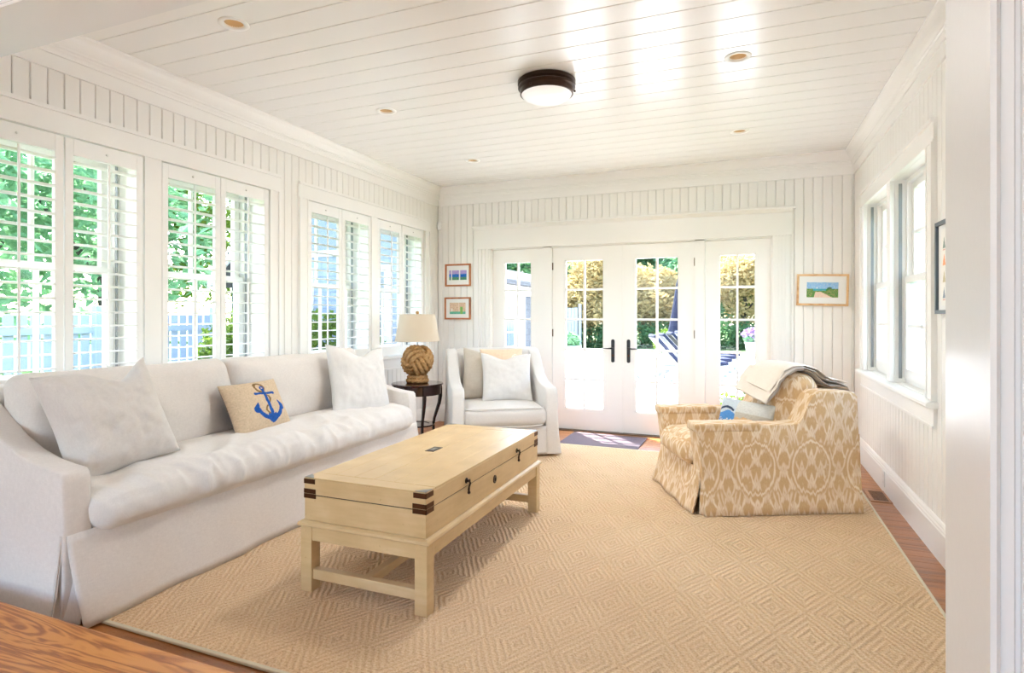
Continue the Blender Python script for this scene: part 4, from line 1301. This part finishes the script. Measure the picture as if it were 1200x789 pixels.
def art_dunes(u, v):     # beach path, sea, white tower far away
    n = nz(u*1.6, v, 14, 7); n2 = nz(u*1.6, v, 30, 3)
    hor = .58
    if v > hor:
        if abs(u-.33) < .014 and v < hor+.10: return (.9,.9,.9)
        if math.hypot((u-.73)*1.1, (v-.60)*1.0) < .085+.03*n: return srgb(70,110,96)
        return srgb(150+40*n, 190+20*n, 226)
    if v > .44 and .20 < u < .62: return srgb(64+30*n, 160, 176) if v > .50 or abs(n) < .2 else srgb(120,180,160)
    pw = .05 + (.44-v)*.55; pc = .34 + (.44-v)*.42
    if v < .36 and abs(u-pc) < pw: return srgb(232, 206+20*n, 188)
    g = srgb(70+50*n, 140+40*n2, 62)
    if n2 > .28: g = srgb(240, 190+40*n, 150)
    return g
def art_boats(u, v):     # four small sails, one above the other, in each of four columns
    k = u*4; c = int(k); fu = k-c-.5; r = v*4.6-.3; rr = int(r) if r >= 0 else -1; fv = r-rr
    if 0 <= rr < 4 and .12 < fv < .82 and abs(fu) < .26*(.82-fv)/.7:
        return [srgb(134,150,166), srgb(196,186,150), srgb(240,160,110), srgb(130,150,142)][(rr + c) % 4]
    if 0 <= rr < 4 and .03 < fv < .07 and abs(fu) < .22: return srgb(210,150,140)
    return srgb(238,236,230)
picture('framed_picture', 'small cherry framed blue seascape, upper of two left of the french doors', PB, -3.222, 1.789, .345, .272, .020, .018, M['frame_cherry'], .235, .118, art_sea)
picture('framed_picture', 'small cherry framed pink and green marsh scene, lower of two left of the french doors', PB, -3.226, 1.385, .352, .270, .020, .018, M['frame_cherry'], .215, .138, art_marsh)
picture('framed_picture', 'maple framed beach path watercolour hanging right of the french doors', PB, .708, 1.545, .445, .305, .020, .020, M['frame_maple'], .270, .145, art_dunes, roll=R(-1.5), nx=100)
picture('framed_picture', 'slate framed chart of small coloured sails on the right wall', PR, 3.48, 1.55, .50, .485, .020, .022, M['frame_dark'], .36, .40, art_boats, flip=-1)

# ------------------------------------------------------------------ ceiling fittings
labs = ['recessed ceiling light nearest the header beam, above the near sofa end', 'recessed ceiling light above the middle of the sofa, second in its row', 'recessed ceiling light near the back left corner',
        'recessed ceiling light right of the bronze flush lamp', 'recessed ceiling light near the back right corner']
for k, (x, y) in enumerate(CANS):
    r = empty('recessed_light', (x, y, ZC)); tag(r, labs[k], 'ceiling light', 'recessed lights of the plank ceiling')
    MB().lathe([(.049, .012), (.049, -.002), (.055, -.006), (.072, -.006), (.078, -.002), (.078, .001), (.055, .004)], 36, close=False).build('trim_ring', M['plastic'], r, True, 40, local=True)
    MB().lathe([(.0495, .0), (.047, .03), (.040, .085), (.001, .09)], 32, close=False).build('reflector', M['can'], r, True, 60, local=True)
    MB().lathe([(.001, .055), (.018, .057), (.028, .066), (.030, .078), (.022, .088)], 20, close=False).build('bulb', M['bulb'], r, True, 60, local=True)
    d = bpy.data.lights.new('can_light', 'SPOT'); d.energy = CAN_W; d.spot_size = R(125); d.spot_blend = 1; d.shadow_soft_size = .04; d.color = (1, .965, .92)
    lo = bpy.data.objects.new('can_light', d); COL.objects.link(lo); lo.parent = r; lo.location = (0, 0, -.012)
fl_ = empty('flush_ceiling_lamp', (-1.215, 3.665, ZC)); tag(fl_, 'round bronze flush ceiling lamp with frosted glass', 'ceiling light')
MB().lathe([(.10, 0), (.185, 0), (.192, -.006), (.192, -.028), (.184, -.032), (.184, -.040), (.190, -.044), (.190, -.052), (.180, -.056), (.176, -.060), (.176, -.092), (.168, -.094), (.168, -.06), (.10, -.05)], 56, close=False).build('ring', M['bronze'], fl_, True, 35, local=True)
MB().lathe([(.168, -.088), (.160, -.105), (.135, -.120), (.09, -.131), (.045, -.136), (.001, -.137)], 48, close=False).build('glass_bowl', M['lamp_glass'], fl_, True, local=True)
for k in range(3):
    a = R(15+120*k); MB().lathe([(.001, -.012), (.007, -.008), (.007, .008), (.001, .012)], 10).xf(lambda v: Vector((.186*math.cos(a)+v.x, .186*math.sin(a)+v.y, -.076+v.z*.6))).build('thumb_screw', M['bronze'], fl_, True, local=True)
d = bpy.data.lights.new('flush_light', 'AREA'); d.shape = 'DISK'; d.size = .26; d.energy = FLUSH_W; d.color = (1, .975, .94)
lo = bpy.data.objects.new('flush_light', d); COL.objects.link(lo); lo.parent = fl_; lo.location = (0, 0, -.145)

# small fittings
ms = empty('motion_sensor', (XL+.03, YB-.03, 2.40), R(-45)); tag(ms, 'small white motion sensor high in the back left corner', 'sensor')
MB().rbox(-.030, .030, -.022, .022, -.048, .048, .010, 3).build('housing', M['plastic'], ms, True, 60, local=True)
MB().rbox(-.020, .020, -.028, -.018, -.030, .010, .006, 3).build('lens', M['matboard'], ms, True, 60, local=True)
ou = empty('wall_outlet', (XR-.022, 4.955, .105)); tag(ou, 'white outlet on the right baseboard behind the patterned armchair', 'outlet')
MB().rbox(-.006, 0, -.035, .035, -.057, .057, .004, 2).build('plate', M['plastic'], ou, local=True)
for z in (-.022, .022): MB().rbox(-.008, -.004, -.014, .014, z-.013, z+.013, .004, 2).build('socket', M['plaster'], ou, local=True)
fv = empty('floor_register', (.897, 4.83, 0)); tag(fv, 'slotted wooden floor register between the rug and the right wall', 'vent')
MB().rbox(-.070, .070, -.15, .15, .0005, .006, .002, 1).build('frame', M['oak'], fv, local=True)
for a in (-.032, .012):
    for i in range(13):
        y = -.115 + i*.0185; MB().box(a-.012, a+.034, y, y+.010, .0055, .0068).build('slot', M['dark_groove'], fv, local=True)
# ------------------------------------------------------------------ outside
GZ = -.15
FX, FY = -.3707, .9287
def yard(bearing, dist):
    """ground point by bearing (tangent right of the view axis) and distance"""
    return (dist*FX + bearing*dist*FY, dist*FY - bearing*dist*FX)
def stone():
    q = MatB('pale_patio_stone'); n = q.noise(.8, 4); f = q.noise(30, 2)
    q.color(q.mix((n*.6+f*.4).clamp(), (.56,.55,.53), (.70,.69,.67))).rough(.85); return q.m
M['patio'] = stone()
def lawnm():
    q = MatB('lawn_grass'); n = q.noise(2, 3); f = q.noise(40, 3)
    q.color(q.ramp((n*.4+f*.6).clamp(), [(.3, (.035,.075,.012)), (.7, (.095,.15,.028))])).rough(.95).bump(f, .6, .03); return q.m
M['lawn'] = lawnm()
def shingle(name, c1, c2):
    q = MatB(name); x, y, z = q.xyz()
    row = (z/.13).floor(); h = (x+y)/.12 + (row*.37).fract()*3.
    rnd = q.noise(1, 0, q.vec(h.floor()*3.7, row*5.3, 0.))
    gap = ((h.fract()-.5).abs().step(.44, .5)).max((z/.13).fract()._r('SUBTRACT', 1).step(.88, 1.))
    q.color(q.mix((rnd + gap*.4).clamp(), c1, c2)).rough(.9).bump(rnd*.4 - gap, .5, .02); return q.m
M['shingle'] = shingle('grey_cedar_shingles', (.10,.10,.105), (.045,.045,.05))
M['house_blue'] = shingle('pale_blue_grey_shingles', (.26,.30,.36), (.19,.22,.27))
M['fence'] = paint('weathered_fence_wood', (.20,.21,.23), .9)
M['fence_blue'] = paint('pale_blue_fence_paint', (.30,.35,.43), .8)
M['outwhite'] = paint('exterior_white_paint', (.55,.55,.54), .6)
M['dark_pane'] = paint('dark_window_pane', (.10,.12,.15), .08, 0)
M['petal'] = paint('mauve_petals', (.34,.20,.40), .8)

struct(MB().box(-9.5, 16, YB+.16, 23.5, GZ-.1, GZ).build('ground_patio', M['patio']), 'pale stone patio beyond the french doors', 'patio')
struct(MB().box(-60, 60, 23.5, 70, GZ-.2, GZ-.02).box(-60, -9.5, -20, 23.5, GZ-.3, GZ-.16).box(-9.5, -3.86, -3.5, YB+.16, GZ-.3, GZ-.16).box(1.2, 60, -20, YB+.16, GZ-.3, GZ-.16).box(16, 60, YB+.16, 23.5, GZ-.3, GZ-.1).box(-60, 60, -70, -20, GZ-.3, GZ-.16).build('ground_lawn', M['lawn']), 'lawn around the house and beyond the patio', 'lawn')

struct(MB().box(-9.5, 1.2, -20, -3.5, GZ-.3, GZ-.16).build('ground_bounce', M['patio']), 'unseen pale ground added behind the adjoining room for neutral bounce light', 'patio')  # pale ground added out of view so the bounced light is not green
def leaves(blobs, n, size, seed):
    """blobs: (cx,cy,cz,rx,ry,rz); leaf blades scattered through the outer shell"""
    rd = random.Random(seed); vs = []; fs = []
    wt = [b[3]*b[4]+b[4]*b[5]+b[3]*b[5] for b in blobs]; tot = sum(wt)
    for b, w in zip(blobs, wt):
        for _ in range(int(n*w/tot)):
            z = rd.uniform(-1, 1); a = rd.uniform(0, 2*math.pi); r = math.sqrt(1-z*z)
            d = Vector((r*math.cos(a), r*math.sin(a), z)); k = rd.uniform(.62, 1.08)*(1+.16*noise.noise(d*2.6+Vector((b[0], b[1], seed))))
            c = Vector((b[0]+d.x*b[3]*k, b[1]+d.y*b[4]*k, b[2]+d.z*b[5]*k))
            u = Vector((rd.gauss(0,1), rd.gauss(0,1), rd.gauss(0,.6))).normalized(); w2 = u.orthogonal().normalized()
            w2 = (Matrix.Rotation(rd.uniform(0, 6.28), 3, u) @ w2)
            s = size*rd.uniform(.6, 1.3); o = len(vs); nn = u.cross(w2)*s*.18
            vs += [tuple(c-u*s), tuple(c+w2*s*.45+nn), tuple(c+u*s), tuple(c-w2*s*.45+nn)]
            fs += [(o, o+1, o+2), (o, o+2, o+3)]
    return MB().add(vs, fs)
def plant(name, label, cat, xy, blobs, n, size, mat, seed, trunk=None, group=None):
    r = empty(name, (xy[0], xy[1], GZ - .02)); tag(r, label, cat, group)
    leaves(blobs, n, size, seed).build('foliage', M[mat], r, local=True)
    if trunk:
        h, rad = trunk; rd = random.Random(seed)
        pts = [(0,0,-.1), (.03*h*rd.uniform(-1,1), .03*h*rd.uniform(-1,1), h*.45), (.05*h*rd.uniform(-1,1), 0, h*.8)]
        mb = MB().tube(pts, [rad, rad*.75, rad*.4], 8)
        for k in range(4):
            a = k*1.7+seed; b = Vector(pts[1]).lerp(Vector(pts[2]), k/5)
            mb.tube([b, b+Vector((math.cos(a)*h*.12, math.sin(a)*h*.12, h*.14)), b+Vector((math.cos(a)*h*.22, math.sin(a)*h*.22, h*.3))], [rad*.45, rad*.3, rad*.12], 6)
        mb.build('trunk', M['bark'], r, True, local=True)
    return r
def crown(w, h, z0, seed, k=6):
    rd = random.Random(seed); out = [(0, 0, z0+h*.5, w*.36, w*.36, h*.46)]
    for i in range(k):
        a = 2*math.pi*i/k + rd.uniform(-.3, .3); zz = z0 + h*rd.uniform(.28, .78); q = rd.uniform(.18, .30)
        out.append((math.cos(a)*w*.28, math.sin(a)*w*.28, zz, w*q, w*q, h*q*.9))
    return out
# seen through the french doors
G = 'trees and shrubs beyond the patio'
plant('golden_shrub', 'tall golden leaved shrub seen through the left french door', 'shrub', yard(.135, 27), crown(3.4, 4.6, .2, 1, 8), 7000, .13, 'leaf_gold', 1, (3.2, .10), G)
plant('golden_shrub', 'golden leaved shrub seen between the two french doors', 'shrub', yard(.225, 28), crown(3.6, 3.8, .2, 2, 8), 7000, .13, 'leaf_gold', 2, (2.8, .10), G)
plant('golden_shrub', 'golden leaved shrub behind the closed blue umbrella', 'shrub', yard(.298, 27), crown(2.4, 2.8, .2, 12, 7), 4500, .12, 'leaf_gold', 12, (2.2, .08), G)
plant('golden_shrub', 'golden leaved shrub seen through the right sidelight', 'shrub', yard(.405, 26), crown(3.0, 3.6, .9, 3, 8), 6000, .12, 'leaf_gold', 3, (2.8, .10), G)
plant('dark_tree', 'dark green tree top left in the left french door', 'tree', yard(.085, 33), crown(6.0, 7.5, .3, 4, 9), 6000, .22, 'leaf_green', 4, (4.5, .2), G)
plant('dark_tree', 'dark green tree behind the golden shrubs in the right french door', 'tree', yard(.245, 34), crown(6.5, 8.0, .3, 5, 9), 7000, .22, 'leaf_dark', 5, (5, .2), G)
plant('dark_tree', 'leafy green tree at the right edge of the right french door', 'tree', yard(.305, 31), crown(4.6, 6.5, .3, 6, 9), 6000, .17, 'leaf_green', 6, (4.5, .2), G)
plant('dark_tree', 'pale green tree filling the top of the right sidelight', 'tree', yard(.40, 32), crown(6.0, 7.5, .3, 7, 9), 6500, .20, 'leaf_lime', 7, (4.5, .2), G)
plant('dark_tree', 'dark green tree outside beyond the right wall windows', 'tree', yard(.735, 21), crown(4.4, 5.6, .3, 8, 9), 6000, .2, 'leaf_green', 8, (4.5, .2), G)
plant('dark_tree', 'dark green tree behind the wooden gate', 'tree', yard(.02, 30), crown(5.5, 6.0, .3, 9, 9), 5000, .2, 'leaf_dark', 9, (4, .2), G)
plant('low_hedge', 'low dark hedge under the golden shrub in the right sidelight', 'hedge', yard(.395, 25), [(k*.75-1.4, k*.3-.5, .55, .6, .6, .62) for k in range(5)], 4000, .09, 'leaf_dark', 10, None, G)
plant('low_hedge', 'low dark hedge under the golden shrubs in the french doors', 'hedge', yard(.20, 26.2), [(k*.95-3.4, k*.38-1.3, .5, .8, .6, .72) for k in range(8)], 5000, .10, 'leaf_dark', 11, None, G)
plant('lime_bush', 'bright lime green bush behind the loungers', 'bush', yard(.297, 21), [(-.5, 0, .45, .6, .5, .5), (.4, .2, .5, .7, .5, .6)], 2600, .07, 'leaf_lime', 13, None, G)
plant('lime_bush', 'bright green bush close outside the right sidelight', 'bush', (-.02, 7.55), [(-.25, 0, .22, .34, .28, .28), (.2, .1, .25, .36, .28, .30)], 1500, .045, 'leaf_lime', 14, None, G)

def wood_gate():
    x, y = yard(.098, 25.4); r = empty('garden_gate', (x, y, GZ), math.atan2(271, 679)); tag(r, 'weathered grey board gate at the patio edge in the left french door', 'gate')
    for k in range(7): MB().rbox(-.62+k*.145, -.485+k*.145, -.02, .02, .05, 1.80+.03*math.sin(k), .006, 1).build('board', M['fence'], r, local=True)
    for z in (.35, 1.5): MB().box(-.62, .39, .02, .06, z, z+.1).build('rail', M['fence'], r, local=True)
    for q in (-.75, .42): MB().rbox(q, q+.13, -.06, .07, -.1, 1.95, .01, 1).build('post', M['fence'], r, local=True)
wood_gate()
x, y = yard(.098, 18.6); pt = empty('white_planter', (x, y, GZ)); tag(pt, 'white square planter with ferns seen low in the left french door', 'planter')
MB().prism([(-.28, 0), (.28, 0), (.34, .48), (-.34, .48)], -.3, .3, 'y', .01, 1).build('tub', M['outwhite'], pt, local=True)
leaves([(0, 0, .62, .34, .34, .26)], 700, .10, 20).build('foliage', M['leaf_green'], pt, local=True)

def make_lounger():
    r = empty('sun_lounger')
    for y in (-.30, .30): MB().rbox(-.95, 1.0, y-.03, y+.03, .26, .33, .008, 1).build('side_rail', M['lounger'], r, local=True)
    for x in (.85, -.25):
        for y in (-.30, .30): MB().rbox(x-.03, x+.03, y-.028, y+.028, 0, .27, .006, 1).build('leg', M['lounger'], r, local=True)
    for k in range(6): MB().box(-.05+k*.17, .06+k*.17, -.28, .28, .32, .34).build('slat', M['lounger'], r, local=True)
    for y in (-.35, .35):
        w = MB().tube([(-.80, y-.025, .16), (-.80, y+.025, .16)], .16, 24).build('wheel', M['lounger'], r, True, 50, local=True)
        MB().tube([(-.80, y-.032, .16), (-.80, y+.032, .16)], .05, 14).build('hub', M['outwhite'], w, True, 50, local=True)
    MB().tube([(-.80, -.35, .16), (-.80, .35, .16)], .018, 8).build('axle', M['lounger'], r, True, 50, local=True)
    c, s = math.cos(R(48)), math.sin(R(48))
    bf = MB().rbox(-.80, 0, -.29, .29, -.03, .0, .006, 1).xf(lambda v: Vector((-.08+v.x*c-v.z*s*-1*-1, v.y, .36-v.x*s+v.z*c)))
    bf.build('back_frame', M['lounger'], r, local=True)
    MB().rbox(-.84, 0, -.28, .28, .0, .085, .03, 3).xf(lambda v: Vector((-.08+v.x*c+v.z*s, v.y, .36-v.x*s+v.z*c))).build('back_cushion', M['navy'], r, True, 60, local=True)
    MB().rbox(-.04, 1.02, -.28, .28, .345, .43, .03, 3).build('seat_cushion', M['navy'], r, True, 60, local=True)
    MB().tube([(-.55, -.25, .30), (-.45, -.25, .62)], .014, 6).tube([(-.55, .25, .30), (-.45, .25, .62)], .014, 6).build('back_support', M['lounger'], r, True, 50, local=True)
    return r
lg0 = make_lounger(); LL = ['nearest of four navy cushioned sun loungers on the patio', 'second nearest of four navy cushioned sun loungers on the patio',
                            'third nearest of four navy cushioned sun loungers on the patio', 'farthest of four navy cushioned sun loungers on the patio']
for k in range(4):
    o = lg0 if k == 0 else copy_tree(lg0)
    x, y = yard(.288+.012*k, 13.0+.95*k); o.location = (x, y, GZ); o.rotation_euler.z = math.atan2(271, 679)
    tag(o, LL[k], 'sun lounger', 'sun loungers on the patio')
x, y = yard(.290, 17.5); um = empty('patio_umbrella', (x, y, GZ)); tag(um, 'closed navy patio umbrella behind the loungers', 'umbrella')
MB().lathe([(.03, 0), (.028, 2.75), (.01, 2.8)], 12).build('pole', M['lounger'], um, True, 50, local=True)
vs = []; fs = []; n = 40
for i, (rr, z) in enumerate(((.30, .72), (.31, .80), (.24, 1.2), (.16, 1.8), (.09, 2.4), (.03, 2.68))):
    for k in range(n): a = 2*math.pi*k/n; q = rr*(1+.28*math.cos(8*a)); vs.append((q*math.cos(a), q*math.sin(a), z))
for i in range(5):
    for k in range(n): l = (k+1) % n; fs.append((i*n+k, i*n+l, (i+1)*n+l, (i+1)*n+k))
MB().add(vs, fs).build('canopy', M['navy'], um, True, local=True)
MB().lathe([(.30, 0), (.32, .03), (.30, .09), (.05, .12)], 24).build('base', M['lounger'], um, True, 40, local=True)
x, y = yard(.413, 21.5); fp = empty('flower_pot', (x, y, GZ)); tag(fp, 'pot of mauve flowers seen at the right edge of the right sidelight', 'flower pot')
MB().lathe([(.16, 0), (.22, .40), (.24, .42), (.24, .46), (.20, .46), (.18, .40)], 20).build('pot', M['outwhite'], fp, True, 40, local=True)
leaves([(0, 0, .62, .28, .28, .22)], 500, .06, 21).build('foliage', M['leaf_green'], fp, local=True)
leaves([(0, 0, .74, .30, .30, .24)], 420, .07, 22).build('flowers', M['petal'], fp, local=True)

# wing of the house, seen through the left sidelight and the far shuttered windows
wg = empty('house_wing', (-6.3, 10.3, GZ)); tag(wg, 'grey shingled wing of the house with white trimmed windows and door', 'building')
wx0, wx1, wy0, wy1 = -8.4, -4.25, 7.7, 8.85
MB().box(wx0, wx1, wy0, wy1, GZ-.2, 1.86).prism([(wx0, 1.86), (wx1, 1.86), ((wx0+wx1)/2, 3.9)], wy0, wy1, 'y').build('wall', M['house_blue'], wg)
for sg, xe in ((-1, wx0), (1, wx1)):
    xm = (wx0+wx1)/2
    p = [(xm, 3.92), (xm, 4.06), (xe+sg*.30, 1.80+.14), (xe+sg*.30, 1.80)]
    MB().prism(p, wy0-.25, wy1+.02, 'y').build('roof', M['shingle'], wg)
    MB().prism([(xm, 3.90), (xm, 4.02), (xe+sg*.28, 1.90), (xe+sg*.28, 1.76)], wy0-.29, wy0-.25, 'y').build('rake_board', M['outwhite'], wg)
MB().box(wx0, wx1-.01, wy1+.01, 13.2, GZ-.2, 1.90).build('rear_wall', M['house_blue'], wg)
MB().prism([(wx1+.22, 1.90), (wx1+.22, 1.98), (wx1-.05, 2.20), (wx0, 2.20), (wx0, 1.90)], wy1+.03, 13.4, 'y').build('rear_roof', M['shingle'], wg)
MB().box(wx1-.005, wx1+.035, wy1+.02, 13.2, 1.70, 1.895).build('frieze', M['outwhite'], wg)
def wingwin(mbf, x0, x1, z0, z1, rows, cols, nm='window'):
    f = MB().box(x0-.09, x1+.09, wy0-.03, wy0, z0-.09, z1+.09).build(nm, M['outwhite'], wg)
    for i in range(cols):
        for j in range(rows):
            a = x0+(x1-x0)*i/cols; b = x0+(x1-x0)*(i+1)/cols; c = z0+(z1-z0)*j/rows; d = z0+(z1-z0)*(j+1)/rows
            MB().box(a+.015, b-.015, wy0-.036, wy0-.028, c+.015, d-.015).build('pane', M['dark_pane'], f)
wingwin(None, -6.0, -5.2, .75, 2.0, 2, 2); wingwin(None, -7.5, -6.7, .75, 2.0, 2, 2); wingwin(None, -6.7, -5.9, 2.35, 3.0, 1, 2)
dd = MB().box(wx1-.005, wx1+.05, 9.95, 10.75, GZ, 1.69).build('door', M['outwhite'], wg)
for i in range(2):
    for j in range(5): MB().box(wx1+.048, wx1+.058, 10.08+i*.28, 10.33+i*.28, .15+j*.28, .40+j*.28).build('pane', M['dark_pane'], dd)
MB().rbox(wx1, wx1+.12, 10.85, 11.10, GZ, 1.69, .01, 1).build('corner_post', M['outwhite'], wg)
MB().box(wx1-.005, wx1+.06, 11.15, 12.9, GZ, 1.69).build('shingle_panel', M['shingle'], wg)
GS = 'shrubs outside the left windows'
plant('garden_shrub', 'green shrub by the wing door seen through the left sidelight', 'shrub', (-3.75, 9.6), [(0, 0, .45, .35, .4, .42), (.05, .6, .4, .3, .35, .35)], 1800, .05, 'leaf_green', 31, None, GS)
plant('garden_shrub', 'lime shrub outside the far window behind the rope lamp', 'shrub', (-5.6, 6.85), [(0, 0, .75, .6, .4, .78), (.5, .1, .6, .5, .4, .6)], 4200, .055, 'leaf_lime', 32, None, GS)
plant('garden_shrub', 'lime shrub outside the window behind the far end of the sofa', 'shrub', (-6.7, 6.6), [(0, 0, .85, .6, .45, .85), (-.5, -.1, .7, .5, .4, .7)], 4200, .055, 'leaf_lime', 33, None, GS)
plant('garden_shrub', 'round green shrub outside the window behind the anchor pillow', 'shrub', (-7.1, 5.6), [(0, 0, .35, .5, .5, .45)], 2000, .05, 'leaf_green', 34, None, GS)
plant('garden_shrub', 'low dark shrub outside the window at the near end of the sofa', 'shrub', (-6.5, 3.5), [(0, 0, .40, .55, .6, .5), (.1, .9, .35, .5, .5, .42)], 2600, .05, 'leaf_dark', 35, None, GS)
GT = 'trees outside the left windows'
plant('garden_tree', 'broad green tree outside the near window by the wall opening', 'tree', (-13.5, 5.2), crown(6.2, 7.0, 1.2, 41, 9), 3600, .16, 'leaf_green', 41, (5, .2), GT)
plant('garden_tree', 'green tree outside the second shutter panel from the opening', 'tree', (-12.5, 8.3), crown(5.0, 6.5, 1.0, 42, 9), 3300, .15, 'leaf_green', 42, (5, .2), GT)
plant('garden_tree', 'pale green tree outside the window behind the anchor pillow', 'tree', (-12.0, 11.2), crown(4.6, 5.5, 1.0, 43, 9), 3000, .13, 'leaf_lime', 43, (4, .18), GT)
plant('garden_tree', 'dark tree far behind the pale blue fence', 'tree', (-18, 8.5), crown(8, 8.5, .6, 44, 9), 2600, .24, 'leaf_green', 44, (5, .25), GT)
fn = empty('board_fence', (-8.8, 4.6, GZ-.16)); tag(fn, 'pale blue grey picket fence outside the near windows of the left wall', 'fence')
me = MB().rbox(-.012, .012, -.06, .06, .08, 1.62, .004, 1).mesh('picket')
for k in range(38): obj('picket', me, M['fence_blue'], fn, (0, -2.9+k*.157, 0))
for z in (.35, 1.35): MB().box(.012, .05, -3.0, 3.05, z, z+.09).build('rail', M['fence_blue'], fn, local=True)
for k in range(4): MB().rbox(.0, .11, -3.05+k*2.0, -2.94+k*2.0, 0, 1.75, .006, 1).build('post', M['fence_blue'], fn, local=True)
